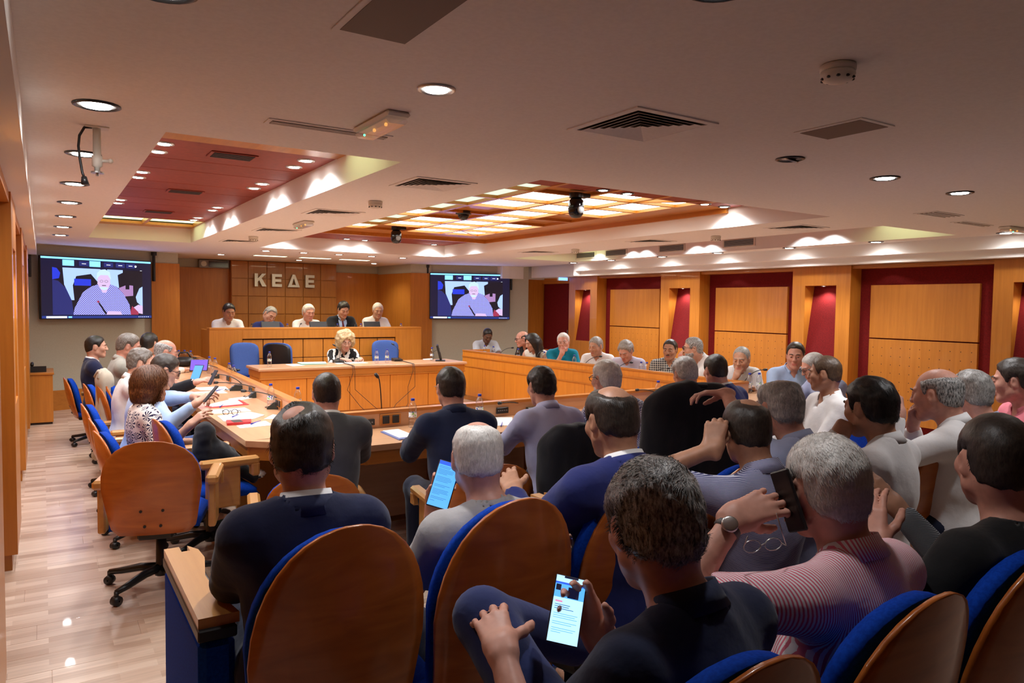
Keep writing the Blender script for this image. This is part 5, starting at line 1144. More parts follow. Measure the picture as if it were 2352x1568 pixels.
man('F12', 'dark haired man in coral shirt in profile at the right edge', 2328, 874, 4.3, -48, None, top=PNK, hairc='dark', hair=dict(SHORT, t=.013, len=.018), skin_t='pink', girth=.3, hs=1.06, lean=0, hunch=10, neck=10, hp=6, larm='lap', rarm='lap', strand=3600, fb=-18, **dict(MID, vox=(.034, .0055), q=2))
man('F13', 'man in grey striped shirt hidden behind the black T-shirt, only arm and knee showing', 2300, 1040, 2.6, -14, None, top=BSTR, hairc='dark', hair=SHORT, skin_t='tan', lean=0, hunch=12, larm=tuple(P(2055, 1160, 2.45)), rarm='lap', lh='relax', fb=10, **dict(MID, face=False))
# ================================================================== SEATS OF THE AUDIENCE
def aud(x, y, yaw, label): return proto('aud', mk_aud, (x, y, 0), -yaw, label, 'auditorium seats with plywood backs')
def side(x, y, yaw, label): return proto('side', mk_side, (x, y, 0), -yaw, label, 'upholstered armrest panels between the auditorium seats')
R1X = [.67, 1.20, 1.73, 2.25, 2.77, 3.22, 3.68, 4.2]; R1L = ['under the man in black suit at the front left', 'under the man in grey T-shirt', 'under the man in dark blue suit', 'under the man in navy stripes', 'under the man in blue grey shirt', 'under the black haired man in white', 'under the bald man in white', 'under the man in pale blue shirt']
for i, x in enumerate(R1X):
    aud(x, 1.92, 0, 'plywood backed blue auditorium seat '+R1L[i])
    if i == 0: side(.405, 2.0, 0, 'tall blue armrest panel with wooden top at the aisle end of the front row')
    else: side((R1X[i-1]+x)/2, 1.98, 0, 'blue armrest panel right of the seat '+R1L[i-1].replace(' at the front left', ''))
R2X = [1.0, 1.53, 2.06, 2.59]; R2L = ['under the man in navy shirt in the foreground', 'under the man in pink stripes', 'under the man in black T-shirt', 'under the man in grey stripes']
for i, x in enumerate(R2X): aud(x, .88, .0, 'plywood backed blue auditorium seat '+R2L[i])
for k, (key, lab) in enumerate((('R11', 'plywood backed blue seat of the man in profile in white'), ('F12', 'plywood backed blue seat of the man in coral'))):
    o = MEN[key]; p = o.toW(A([0, o.P0[1]-.27, 0])); aud(p[0], p[1], o.yaw, lab)
o = MEN['N5']; task(*o.org[:2], o.yaw, 'conference chair under the grey haired man in black jacket')
o = MEN['N6']; task(*o.org[:2], o.yaw, 'conference chair under the dark haired man in navy suit')
o = MEN['R1']; task(*o.org[:2], o.yaw, 'conference chair under the bald man in black shirt')
# empty chairs
task(.56, 4.62, math.radians(16), 'empty conference chair nearest the aisle, plywood back towards us'); 
task(.92, 5.12, math.radians(84), 'conference chair with a black bag on it behind the nearest empty chair')
task(.78, 7.9, math.radians(84), 'conference chair with a beige jacket hung over its back')
def office(x, y, yaw, label): return proto('office', mk_task(True, False), (x, y, 0), -yaw, label, 'light blue office chairs at the free standing table')
for (u, y, yaw, lab) in ((577, 11.75, 165, 'light blue office chair left of the free standing table, cushion facing us'), (650, 12.0, 38, 'office chair turned away showing its black back, behind the free standing table'), (891, 11.85, 190, 'light blue office chair behind the bottles at the right of the free standing table')):
    w = PY(u, 810, y); office(w[0], w[1], math.radians(yaw), lab)
# ================================================================== SCREENS
def tv(loc, rz, label):
    t = thing('television', label, 'television', loc, rz, 'wall mounted televisions'); W, H = .825, .466
    b = MB(); b.rbox(-W, W, -.005, .045, -H, H, .006); b.build('casing', M_black, t)
    b = MB(); b.rbox(-.25, .25, .045, .16, -.2, .2, .01); b.build('wall_bracket', M_blackm, t)
    cols = [emis('scr_'+n, c, s*1.35) for n, c, s in (('bg', (.002, .004, .03), .9), ('bar', (.20, .60, 1.), 1.4), ('task', (.01, .03, .20), 1.), ('dark', (.003, .003, .012), .8), ('navy', (.012, .02, .14), 1.), ('trouser', (.38, .55, .95), 1.), ('blue', (.01, .03, .50), 1.2), ('skin', (.62, .45, .72), 1.), ('hair', (.45, .62, .9), 1.1), ('line', (.85, .93, 1), 1.3), ('mauve', (.45, .25, .55), .8), ('red', (.35, .03, .08), .9))]
    ck = emis('scr_check', (.3, .4, .9), 1.4)
    if not ck.get('done'):
        ck['done'] = 1; N, L, bs = nodes(ck); tc = N.new('ShaderNodeTexCoord'); c = N.new('ShaderNodeTexChecker'); c.inputs['Scale'].default_value = 62; c.inputs[1].default_value = (.40, .46, .95, 1); c.inputs[2].default_value = (.10, .06, .35, 1)
        L.new(tc.outputs['Object'], c.inputs[0]); L.new(c.outputs[0], bs.inputs['Emission Color'])
    b = MB(); ly = [0]
    def pg(m, pts):
        b.mi = m; ly[0] += 1; y = -.0055-.0002*ly[0]; b.add([(p[0], y, p[1]) for p in pts], [tuple(range(len(pts)))])
    def rc(m, x0, x1, z0, z1): pg(m, [(x0, z0), (x1, z0), (x1, z1), (x0, z1)])
    def el(m, cx, cz, rx, rz, a0=0, a1=2*PI, n=20): pg(m, [(cx+rx*math.cos(a0+(a1-a0)*k/n), cz+rz*math.sin(a0+(a1-a0)*k/n)) for k in range(n)])
    rc(0, -.81, .81, -.452, .452); rc(1, -.81, .81, .425, .452); rc(3, -.66, .67, -.40, .30)
    pg(4, [(-.66, -.40), (-.66, .12), (-.58, .10), (-.46, -.02), (-.40, -.16), (-.37, -.40)]); pg(6, [(-.66, .12), (-.66, .30), (-.60, .29), (-.55, .22), (-.57, .14)])
    pg(5, [(-.52, .30), (-.50, .05), (-.40, -.18), (-.36, -.18), (-.38, .04), (-.33, .18), (-.12, .22), (-.02, .10), (.02, .30)]); pg(5, [(.12, .30), (.16, .08), (.26, .02), (.30, .02), (.28, .22), (.36, .26), (.36, .30)])
    rc(6, -.36, -.12, .04, .14); pg(10, [(.30, -.12), (.52, -.10), (.52, .06), (.42, .07), (.30, .02)]); rc(3, .40, .46, .0, .26)
    pg(5, [(.67, -.28), (.58, -.20), (.56, -.12), (.62, .02), (.67, .05)]); pg(7, [(.67, -.39), (.52, -.36), (.50, -.30), (.60, -.24), (.67, -.26)]); pg(11, [(.46, -.40), (.50, -.26), (.60, -.36), (.60, -.40)])
    pg(12, [(-.38, -.40), (-.36, -.30), (-.24, -.06), (-.12, .03), (.02, .08), (.14, .08), (.26, .04), (.36, -.06), (.46, -.24), (.48, -.40)])
    pg(7, [(-.03, .08), (.05, -.06), (.10, -.06), (.17, .08), (.15, .14), (-.01, .14)]); el(7, .07, .12, .095, .14)
    pg(8, [(-.04, .14), (-.03, .24), (.02, .29), (.09, .30), (.16, .26), (.18, .14), (.155, .17), (.13, .21), (.02, .21), (-.01, .18)]); el(8, .07, .03, .06, .05, PI, 2*PI)
    el(3, .035, .115, .026, .018); el(7, .035, .115, .022, .014); el(3, .105, .115, .026, .018); el(7, .105, .115, .022, .014); rc(3, .04, .10, .045, .055)
    pg(7, [(.10, -.40), (.12, -.345), (.22, -.345), (.32, -.35), (.34, -.40)]); pg(3, [(.09, -.40), (.11, -.38), (.0, -.21), (-.02, -.22)]); el(11, -.02, -.20, .018, .016)
    for x in (-.52, -.14): rc(1, x, x+.16, .33, .415)
    for x in (-.27, .09, .27, .43): rc(4, x-.02, x+.12, .335, .405); rc(9, x+.02, x+.08, .365, .373)
    el(9, .56, .365, .016, .016); rc(9, .63, .66, .30, .305); rc(2, -.81, .81, -.452, -.415); rc(9, -.75, -.47, -.448, -.42); rc(1, -.45, -.40, -.445, -.423)
    for k in range(6): rc(9, .60+k*.03, .612+k*.03, -.44, -.43)
    b.build('screen_picture', cols+[ck], t)
    l = bpy.data.lights.new('screen_glow', 'AREA'); l.shape = 'RECTANGLE'; l.size = 1.6; l.size_y = .9; l.energy = 5; l.color = (.35, .4, 1.0)
    o = bpy.data.objects.new('screen_glow', l); COL.objects.link(o); adopt(o, t); o.location = (0, -.03, 0); o.rotation_euler = (-PI/2, 0, 0)
    return t
tv((.735, 12.91, 1.835), math.radians(22), 'wide television on the left back wall showing a man at a microphone')
tv((7.33, 13.01, 1.835), math.radians(-21.5), 'wide television on the right back wall showing a man at a microphone')
for (cx, cy, rz, d, lab) in ((.735, 12.91, 22, -.93, 'left of the left television'), (.735, 12.91, 22, .90, 'right of the left television'), (7.33, 13.01, -21.5, -.86, 'left of the right television'), (7.33, 13.01, -21.5, .86, 'right of the right television')):
    a = math.radians(rz); x, y = cx+d*math.cos(a)-.05*math.sin(a)*0, cy+d*math.sin(a)
    b = MB(); b.rbox(-.018, .018, .04, .085, 1.98, 2.44, .005); b.rbox(-.03, .03, .02, .10, 2.40, 2.458, .004); o = b.build('curtain_bracket', M_black, loc=(x, y, 0), rz=a); tag(o, 'slim black upright bracket hanging '+lab, 'bracket', 'brackets beside the televisions')
# ================================================================== CEILING EQUIPMENT
def diffuser(x, y, sz, label):
    t = thing('air_diffuser', label, 'air diffuser', (x, y, ZC), 0, 'square air diffusers')
    b = MB()
    def fr(h0, h1, z0, z1):
        for p in ((-h1, h1, -h1, -h0), (-h1, h1, h0, h1), (-h1, -h0, -h0, h0), (h0, h1, -h0, h0)): b.box(*p, z0, z1)
    h = sz/2; fr(h*.86, h, -.006, -.0005); b.build('flange', M_white, t)
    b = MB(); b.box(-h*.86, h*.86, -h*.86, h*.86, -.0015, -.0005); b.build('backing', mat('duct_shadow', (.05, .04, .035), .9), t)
    for k in range(6):
        r = h*(.80-.135*k); b = MB()
        b.add([(s1*(r if q == 0 else r-h*.11), s2*(r if q == 0 else r-h*.11), -.010 if q == 0 else -.002) for q in (0, 1) for s1, s2 in ((-1, -1), (1, -1), (1, 1), (-1, 1))], [(i, (i+1) % 4, 4+(i+1) % 4, 4+i) for i in range(4)]); b.build('louvre', M_white, t)
    return t
diffuser(2.24, 2.455, .47, 'large square diffuser on the ceiling in the middle of the picture'); diffuser(2.2, 4.43, .44, 'square diffuser between the two ceiling wells, nearest the camera'); diffuser(2.18, 6.36, .44, 'square diffuser between the two ceiling wells, second from the camera'); diffuser(2.2, 8.3, .44, 'square diffuser between the two ceiling wells, third from the camera'); diffuser(2.2, 10.1, .44, 'square diffuser between the two ceiling wells, furthest')
diffuser(6.24, 4.58, .44, 'square diffuser right of the lattice ceiling, nearest the camera'); diffuser(6.22, 6.6, .44, 'square diffuser right of the lattice ceiling, second'); diffuser(6.22, 9.0, .44, 'square diffuser right of the lattice ceiling, furthest')
def plate(x0, x1, y0, y1, label, n, ax, m=M_grey, z=ZC):
    t = thing('ceiling_grille', label, 'ceiling grille', ((x0+x1)/2, (y0+y1)/2, z)); hx, hy = (x1-x0)/2, (y1-y0)/2
    b = MB(); b.rbox(-hx-.02, hx+.02, -hy-.02, hy+.02, -.005, -.0005, .001); b.build('flange', M_white, t)
    b = MB(); b.box(-hx, hx, -hy, hy, -.0065, -.004); b.build('mesh_plate', mat('grille_plate', (.20, .15, .12), .7), t)
    for k in range(n):
        b = MB(); f = (k+.5)/n*2-1
        if ax == 'x': b.box(-hx, hx, f*hy-hy/n*.35, f*hy+hy/n*.35, -.010, -.006)
        else: b.box(f*hx-hx/n*.35, f*hx+hx/n*.35, -hy, hy, -.010, -.006)
        b.build('slat', M_white, t)
plate(.74, .945, 1.70, 2.10, 'flat square mesh grille cut by the top edge of the picture', 0, 'x'); plate(2.893, 3.10, 1.83, 2.12, 'flat rectangular mesh grille on the dark right part of the ceiling', 0, 'x')
plate(.86, 1.40, 3.30, 3.36, 'long slot diffuser with three slats before the left ceiling well', 3, 'x', M_dark); plate(6.05, 6.45, 3.15, 3.30, 'slatted grille near the right edge of the ceiling', 4, 'x'); plate(6.9, 7.4, 3.35, 3.43, 'narrow slot grille near the right bulkhead', 2, 'x')
def smoke(x, y, label, s=1.):
    def f():
        t = thing('smoke_detector', '', 'smoke detector'); b = MB(); b.lathe([(.050, 0), (.056, -.004), (.056, -.020), (.051, -.022)], n=24); b.build('base', M_whitepl, t, True)
        b = MB(); b.lathe([(.053, -.022), (.055, -.034), (.046, -.050), (.030, -.057), (.001, -.058)], n=24); b.build('cover', M_whitepl, t, True)
        b = MB()
        for k in range(10): a = k*PI/5; b.sphere((.048*math.cos(a), .048*math.sin(a), -.046), .007, 6, 4, (1, 1, .7))
        b.build('vent_hole', M_black, t); return t
    return proto('smoke', f, (x, y, ZC), 0, label, 'smoke detectors')
smoke(2.203, 1.458+.02, 'white smoke detector on the dark right part of the ceiling, largest'); smoke(2.203, 5.434, 'white smoke detector between the ceiling wells, nearer one'); smoke(2.181, 9.27, 'white smoke detector between the ceiling wells, further one'); smoke(6.308, 5.66, 'white smoke detector right of the lattice ceiling'); smoke(6.3, 8.2, 'white smoke detector right of the lattice ceiling, furthest')
def emer(x, y, rz, label):
    def f():
        t = thing('emergency_light', '', 'emergency light'); b = MB(); b.rbox(-.055, .055, -.20, .20, -.022, 0, .01); b.build('base', M_whitepl, t)
        b = MB(); b.rbox(-.05, .05, -.19, .19, -.05, -.02, .015); b.build('cover', clear_plastic(), t)
        b = MB(); b.sphere((0, -.06, -.03), .008, 8, 6); b.sphere((0, .07, -.03), .008, 8, 6); b.build('glow_bulb', emis('amber_glow', (1, .45, .1), 1.5), t)
        b = MB(); b.sphere((-.035, .1, -.05), .005, 8, 6); b.build('led', emis('green_led', (.05, 1, .3), 6), t); return t
    return proto('emer', f, (x, y, ZC), rz, label, 'emergency lights')
def clear_plastic():
    m = mat('clear_plastic', (.9, .9, .9), .08, spec=.5)
    if not m.get('done'):
        m['done'] = 1; N, L, b = nodes(m); tr = N.new('ShaderNodeBsdfTransparent'); mx = N.new('ShaderNodeMixShader'); lw = N.new('ShaderNodeLayerWeight'); lw.inputs[0].default_value = .35; mr = N.new('ShaderNodeMapRange'); mr.inputs[3].default_value = .05; mr.inputs[4].default_value = .75; L.new(lw.outputs['Facing'], mr.inputs[0]); L.new(mr.outputs[0], mx.inputs[0]); gl = N.new('ShaderNodeBsdfGlossy'); gl.inputs['Roughness'].default_value = .12
        tr.inputs[0].default_value = (.96, .97, .98, 1); L.new(tr.outputs[0], mx.inputs[1]); L.new(gl.outputs[0], mx.inputs[2]); L.new(mx.outputs[0], N['Material Output'].inputs[0])
    return m
emer(1.255, 3.04, 0, 'clear emergency light with amber bulbs beside the long slot diffuser'); emer(2.2, 7.3, .0, 'emergency light between the ceiling wells'); emer(7.75, 3.3, PI/2, 'emergency light at the right end of the ceiling above the bulkhead lamps')
def dome(x, y, z, s, label, ptz=True):
    t = thing('ceiling_camera', label, 'camera', (x, y, z), 0, 'ceiling cameras')
    if ptz:
        b = MB(); b.lathe([(.055*s, 0), (.055*s, -.035*s), (.03*s, -.04*s)], n=20); b.rbox(.0, .11*s, -.04*s, .04*s, -.03*s, 0, .006); b.build('mount', M_black, t, False)
        b = MB(); b.lathe([(.035*s, -.035*s), (.058*s, -.06*s), (.062*s, -.12*s), (.055*s, -.16*s), (.035*s, -.185*s), (.002, -.19*s)], n=22); b.build('head', mat('gloss_black', (.008, .008, .009), .12), t, True)
        b = MB(); b.lathe([(.03*s, 0), (.026*s, -.012*s), (.002, -.014*s)], (0, -.055*s, -.13*s), 16, 'y'); b.build('lens', M_grey, t, True)
    else:
        b = MB(); b.lathe([(.085, 0), (.085, -.03), (.07, -.035)], n=24); b.build('mount', M_black, t, True); b = MB(); b.sphere((0, 0, -.03), .065, 18, 10, (1, 1, 1.05)); b.build('dome', mat('gloss_black', (.008, .008, .009), .12), t, True)
dome(3.95, 5.14, ZU-.0, 1.15, 'large black swivel camera hanging at the near end of the lattice ceiling'); dome(3.85, 7.0, ZU+.02, 1., 'black dome camera in the middle of the lattice ceiling', False); dome(3.92, 8.95, ZU+.02, 1.15, 'black swivel camera at the far end of the lattice ceiling')
t = thing('projector_bracket', 'white ceiling bracket with a dangling black cable above the aisle', 'bracket', tuple(PZ(222, 292, ZC)))
b = MB(); b.rbox(-.05, .05, -.035, .035, -.006, 0, .002); b.build('base_plate', M_whitepl, t)
b = MB(); b.lathe([(.017, 0), (.017, -.13), (.022, -.132), (.022, -.18), (.012, -.185), (.012, -.205)], n=14); b.build('pole', M_whitepl, t, True)
b = MB(); b.tube([(0, 0, -.155), (.05, 0, -.15)], .008); b.sphere((.055, 0, -.15), .012, 8, 6); b.build('clamp_lever', M_whitepl, t, True)
b = MB(); b.lathe([(.028, -.205), (.028, -.212)], n=16); b.lathe([(.006, -.212), (.006, -.225)], n=8); b.build('swivel_plate', M_steel, t)
b = MB(); b.tube([(-.02, 0, -.004), (-.05, -.01, -.01), (-.07, -.015, -.05), (-.075, -.02, -.10), (-.07, -.03, -.16), (-.062, -.04, -.22), (-.055, -.05, -.245)], .006, 8); b.tube([(-.056, -.05, -.24), (-.052, -.055, -.275)], [.011, .017]); b.build('cable', M_black, t, True)
for i, (y, lab) in enumerate(((6.85, 'nearest the camera'), (8.13, 'second from the camera'), (9.42, 'third from the camera'), (10.23, 'furthest'))):
    t = thing('wall_grille', 'white framed louvred air grille in the right ceiling well, '+lab, 'air grille', (8.10, y, 2.565), 0, 'grilles in the right ceiling well')
    b = MB(); b.rbox(-.012, -.001, -.28, .28, -.06, .06, .003); b.build('frame', M_whitepl, t); b = MB(); b.box(-.014, -.011, -.25, .25, -.042, .042); b.build('backing', mat('grille_back', (.06, .055, .05), .9), t)
    for k in range(6): b = MB(); b.add([(-.020, -.25, -.030+k*.0135), (-.020, .25, -.030+k*.0135), (-.013, .25, -.039+k*.0135), (-.013, -.25, -.039+k*.0135)], [(0, 1, 2, 3)]); b.build('louvre', M_grey, t)
# ================================================================== THINGS ON THE TABLES
ZT = .7405
def label_mat():
    m = mat('bottle_label', (.75, .78, .80), .4)
    if not m.get('done'):
        m['done'] = 1; N, L, b = nodes(m); tc = N.new('ShaderNodeTexCoord'); nz = N.new('ShaderNodeTexNoise'); nz.inputs['Scale'].default_value = 45; cr = N.new('ShaderNodeValToRGB'); cr.color_ramp.interpolation = 'CONSTANT'
        e = cr.color_ramp.elements; e[0].color = (.02, .08, .5, 1); e[1].position = .42; e[1].color = (.75, .8, .82, 1); n_ = e.new(.62); n_.color = (.2, .55, .08, 1); L.new(tc.outputs['Object'], nz.inputs[0]); L.new(nz.outputs[0], cr.inputs[0]); L.new(cr.outputs[0], b.inputs['Base Color'])
    return m
def bottle(x, y, z, label, full=.5):
    def f():
        t = thing('water_bottle', '', 'bottle')
        b = MB(); b.lathe([(.001, .002), (.028, 0), (.031, .008), (.031, .045), (.0295, .05), (.031, .055), (.031, .07), (.0295, .075), (.0295, .115), (.031, .12), (.0295, .13), (.0315, .14), (.029, .160), (.018, .185), (.0125, .195), (.0125, .205)], n=18, cap=False); b.build('bottle_body', clear_plastic(), t, True)
        b = MB(); b.lathe([(.0302, .078), (.0302, .114)], n=18, cap=False); b.build('paper_label', label_mat(), t, True)
        b = MB(); b.lathe([(.0145, .200), (.0148, .203), (.0148, .216), (.013, .218), (.001, .218)], n=14); b.build('cap', mat('blue_cap', (.01, .03, .35), .4), t, True); return t
    return proto('bottle', f, (x, y, z), RNG.rand()*6, label, 'plastic water bottles')
BL = [(424, 838, 'far end of the left table, left of a pair'), (438, 840, 'far end of the left table, right of a pair'), (411, 838, 'far end of the left table beside the grey head'), (481, 857, 'left table, further of the pair behind the tablet'), (494, 861, 'left table, nearer of the pair behind the tablet'), (527, 876, 'left table by the ridge, behind another bottle'), (537, 883, 'left table by the ridge, before another bottle'), (622, 938, 'left table between the two nearest microphones'), (684, 948, 'corner of the horseshoe beside the grey suit'), (948, 952, 'near table left of the navy cardigan'), (1101, 966, 'near table right of the navy cardigan'), (1511, 921, 'near table left of the hanging black jacket'),
      (619, 842, 'left end of the free standing table'), (865, 834, 'free standing table, left of the pair by the woman'), (889, 833, 'free standing table, right of the pair by the woman'), (992, 828, 'right end of the free standing table by the monitor')]
for u, v, lab in BL: w = PZ(u, v, ZT); w = PY(u, v, {948: 4.97, 1511: 5.12, 1101: 4.98}.get(u, min(w[1], 11.4))); bottle(w[0], w[1], ZT, 'water bottle with blue cap, '+lab)
for u, lab in ((660, 'between the two left monitors'), (775, 'before the man in wine red tie'), (829, 'right of the man in wine red tie'), (921, 'at its right end')): w = PY(u, 745, 12.62); bottle(w[0], 12.62, 1.0805, 'clear water bottle on the dais '+lab)
for u, x, lab in ((1113, 6.5, 'far end, left of two'), (1133, 6.5, 'far end, right of two'), (1190, 6.55, 'before the long haired woman'), (1250, 6.5, 'between the woman and the teal polo'), (1319, 6.5, 'before the man beside the teal polo'), (1473, 6.5, 'left of two before the plaid shirt'), (1486, 6.52, 'right of two before the plaid shirt'), (1691, 6.6, 'before the man leaning on his fist'), (1723, 6.5, 'nearest of three by the man leaning on his fist'), (1745, 6.62, 'right of three by the man leaning on his fist')):
    w = PX(u, 830, x); bottle(x, w[1], ZT, 'water bottle, right table, '+lab)
def mic(u, v, z, yaw, neck, label, ring=False, cable=True, base=None):
    w = PZ(u, v, z) if base is None else A(base); t = thing('microphone', label, 'microphone', (w[0], w[1], z+.0005), -math.radians(yaw), 'gooseneck conference microphones')
    b = MB(); b.prism([(-.075, 0), (.075, 0), (.075, .012), (.02, .058), (-.075, .05)], -.055, .055, 'x'); b.build('base', mat('mic_base', (.018, .024, .022), .42), t)
    b = MB(); b.box(-.03, .03, .025, .06, .044, .0445); b.build('speaker_grille', M_grey, t)
    pts = [A([0, -.05, .05])]; n = A(neck, float); 
    for k in range(1, 9): q = k/8; pts.append(A([n[0]*q**1.3, -.05+n[1]*q**1.4, .05+n[2]*math.sin(q*PI/2)]))
    b = MB(); b.tube(pts, .0042, 8); b.build('gooseneck', M_black, t, True)
    d = nrm(pts[-1]-pts[-2]); b = MB(); b.tube([pts[-1]-d*.005, pts[-1]+d*.008, pts[-1]+d*.035, pts[-1]+d*.042], [.008, .0135, .0135, .005], 12); b.build('capsule', M_black, t, True)
    if ring: b = MB(); b.tube([pts[-1]-d*.018, pts[-1]-d*.006], .0085, 12); b.build('light_ring', emis('red_ring', (.6, .02, .03), 1.0), t)
    if cable: b = MB(); b.tube([(0, .075, .015), (.02, .10, .004), (.05, .12, .004), (.09, .115, .004), (.12, .10, .004)], .003, 6); b.build('cable', M_black, t, True)
mic(590, 912, ZT, -80, (.02, .40, .10), 'long necked microphone nearest on the left table, by the bottle'); mic(637, 938, ZT, -60, (.0, .32, .10), 'microphone at the corner of the horseshoe beside the grey suit'); mic(545, 896, ZT, -80, (.02, .26, .12), 'microphone behind the nearest one on the left table'); mic(509, 868, ZT, -70, (.05, .24, .10), 'microphone by the pair of bottles on the left table'); mic(480, 850, ZT, -95, (.05, .2, .12), 'further microphone on the left table, behind the tablet'); mic(447, 836, ZT, -90, (.0, .2, .12), 'furthest microphone on the left table by the far pair of bottles')
mic(886, 972, ZT, 165, (.02, -.02, .30), 'upright microphone on the near table between grey suit and navy cardigan'); mic(1222, 950, ZT, 180, (.34, .10, .07), 'microphone on the near table before the lavender shirt, neck reaching left'); mic(1430, 932, ZT, 160, (.22, .12, .16), 'microphone with red ring beside the white haired man in check', True); mic(1528, 924, ZT, 180, (.35, .05, .09), 'microphone on the near table behind the hanging jacket')
for u, x, lab, nk in ((1150, 6.55, 'beyond the far bottles', (.1, .2, .15)), (1236, 6.5, 'before the long haired woman', (-.12, .2, .15)), (1345, 6.5, 'before the teal polo', (.1, .22, .16)), (1420, 6.5, 'before the lavender shirt', (.05, .22, .12)), (1500, 6.5, 'before the plaid shirt', (.1, .2, .1)), (1712, 6.55, 'before the man on his fist', (.16, .16, .2))):
    w = PX(u, 830, x); mic(0, 0, ZT, 90, nk, 'gooseneck microphone on the right table '+lab, cable=False, base=(x, w[1]))
for u, v, lab, cab in ((777, 833, 'left', [(783, 840, .70), (790, 862, .5), (800, 890, .25), (822, 921, .03), (845, 941, .02)]), (912, 829, 'right', [(915, 845, .68), (913, 870, .45), (904, 905, .2), (890, 938, .02)])):
    w = PZ(u, v, ZT); t = thing('microphone_unit', 'black microphone base on the free standing table, '+lab+' one, cables hanging down its front', 'microphone', (w[0], w[1], ZT))
    b = MB(); b.prism([(-.07, 0), (.07, 0), (.07, .05), (-.07, .03)], -.07, .07, 'x'); b.build('base', M_black, t)
    b = MB(); b.tube([(0, -.05, .04), (.02, -.03, .18), (-.03, .06, .26)], .004); b.tube([(-.03, .06, .26), (-.05, .1, .28)], .012); b.build('gooseneck', M_black, t, True)
    for k in range(2):
        pts = [(.0+.02*k, -.07, .02), (.0+.02*k, 10.30-w[1], .0), (.0+.03*k, 10.29-w[1], -.1), (.03*(1 if k else -3), 10.28-w[1], -.35), (.10*(-1 if lab == 'right' else 1)*(1+2*k), 10.25-w[1], -.60), (.22*(-1 if lab == 'right' else 1)*(1+k), 10.15-w[1], -.734), (.4*(-1 if lab == 'right' else 1)*(1+k), 9.9-w[1], -.734)]
        b = MB(); b.tube(pts, .004, 6); b.build('cable', M_black, t, True)
def sheet(name, label, cat, quad, th=.002, z=ZT, m=None, group=None, under=None):
    q = [PZ(u, v, z)[:2] for u, v in quad]; c = np.mean(q, 0); b = MB(); b.prism([tuple(p-c) for p in q], 0, th, 'z'); o = b.build(name, m or M_paper, loc=(c[0], c[1], z)); tag(o, label, cat, group); return o
M_paper = mat('paper', (.80, .80, .80), .8); M_redpl = mat('red_plastic', (.60, .02, .03), .35); M_bluef = mat('blue_folder', (.12, .17, .42), .4); M_purp = mat('purple_folder', (.14, .06, .45), .4)
def zq(pts, k, ox, oy): return [(ox+x/k, oy+y/k) for x, y in pts]
Q = lambda pts: zq(pts, 5.228, 380, 760)
def clip(o, quad, z):
    q = [PZ(u, v, z)[:2]-A(o.location[:2]) for u, v in quad]; b = MB(); b.prism([tuple(p) for p in q], .0032, .0062, 'z'); b.build('paper', M_paper, o)
o = sheet('clipboard', 'red clipboard with white papers on the left table', 'clipboard', Q([(470, 905), (560, 925), (1005, 885), (890, 825)]), .003, m=M_redpl); clip(o, Q([(475, 900), (560, 915), (930, 880), (830, 815)]), ZT)
sheet('paper', 'white sheet under the dark rimmed reading glasses', 'paper', Q([(520, 950), (590, 995), (1030, 960), (950, 920)])); sheet('paper', 'wide pile of white papers before the reading glasses', 'paper', Q([(625, 1025), (700, 1090), (1060, 1060), (1190, 1015), (1010, 975)]), .006)
sheet('paper', 'white sheet beside the red case at the table edge', 'paper', Q([(850, 1140), (900, 1170), (1290, 1130), (1200, 1080)])); sheet('paper', 'white sheet under the corner microphone', 'paper', Q([(1180, 1060), (1330, 1055), (1400, 1020), (1290, 1003)])); sheet('paper', 'white sheets before the balding man on the left table', 'paper', Q([(345, 680), (420, 712), (770, 712), (720, 668)])); sheet('paper', 'white sheets near the curly grey man on the left table', 'paper', Q([(330, 735), (350, 758), (750, 745), (690, 716)])); sheet('paper', 'white sheet behind the clipboard on the left table', 'paper', Q([(750, 815), (860, 840), (1070, 800), (1040, 780)]))
o = sheet('tablet_case', 'red tablet case lying at the edge of the left table', 'tablet case', Q([(728, 1095), (740, 1135), (1025, 1118), (1030, 1080)]), .018, m=M_redpl)
b = MB(); b.box(-.05, .02, -.06, .06, .0185, .0195); b.build('strap', M_black, o)
Q4 = lambda pts: zq(pts, 5.113, 780, 880)
o = sheet('folder', 'blue folder with white papers beside the navy cardigan', 'folder', Q4([(480, 575), (700, 670), (900, 640), (690, 548)]), .006, m=M_bluef); clip(o, Q4([(505, 565), (700, 650), (890, 625), (690, 545)]), ZT)
sheet('paper', 'white sheets left of the lavender shirt on the near table', 'paper', Q4([(1680, 480), (1830, 500), (2020, 495), (2030, 400), (1760, 400)])); 
Q5 = lambda pts: zq(pts, 6.918, 1360, 860)
o = sheet('folder', 'purple folder with papers left of the hanging jacket', 'folder', Q5([(890, 480), (1130, 555), (1330, 500), (1200, 445)]), .012, m=M_purp); clip(o, Q5([(980, 475), (1150, 530), (1330, 490), (1200, 455)]), ZT+.008)
sheet('paper', 'white sheets before the white haired man in check', 'paper', Q5([(700, 570), (700, 620), (1060, 670), (1150, 610)]))
Q2 = lambda pts: zq(pts, 4.2, 560, 800)
o = sheet('folder', 'open folder with papers left on the free standing table', 'folder', Q2([(510, 138), (560, 158), (800, 152), (790, 130)]), .005, m=mat('green_folder', (.1, .32, .25), .5)); clip(o, Q2([(515, 136), (560, 150), (795, 148), (788, 131)]), ZT)
sheet('paper', 'single white sheet at the left of the free standing table', 'paper', Q2([(400, 155), (470, 172), (590, 165), (510, 150)])); sheet('paper', 'papers before the blond woman', 'paper', Q2([(870, 140), (900, 152), (1200, 142), (1120, 128)]), .006); sheet('paper', 'sheet by the monitor on the free standing table', 'paper', Q2([(1725, 103), (1740, 110), (1830, 106), (1810, 96)]))
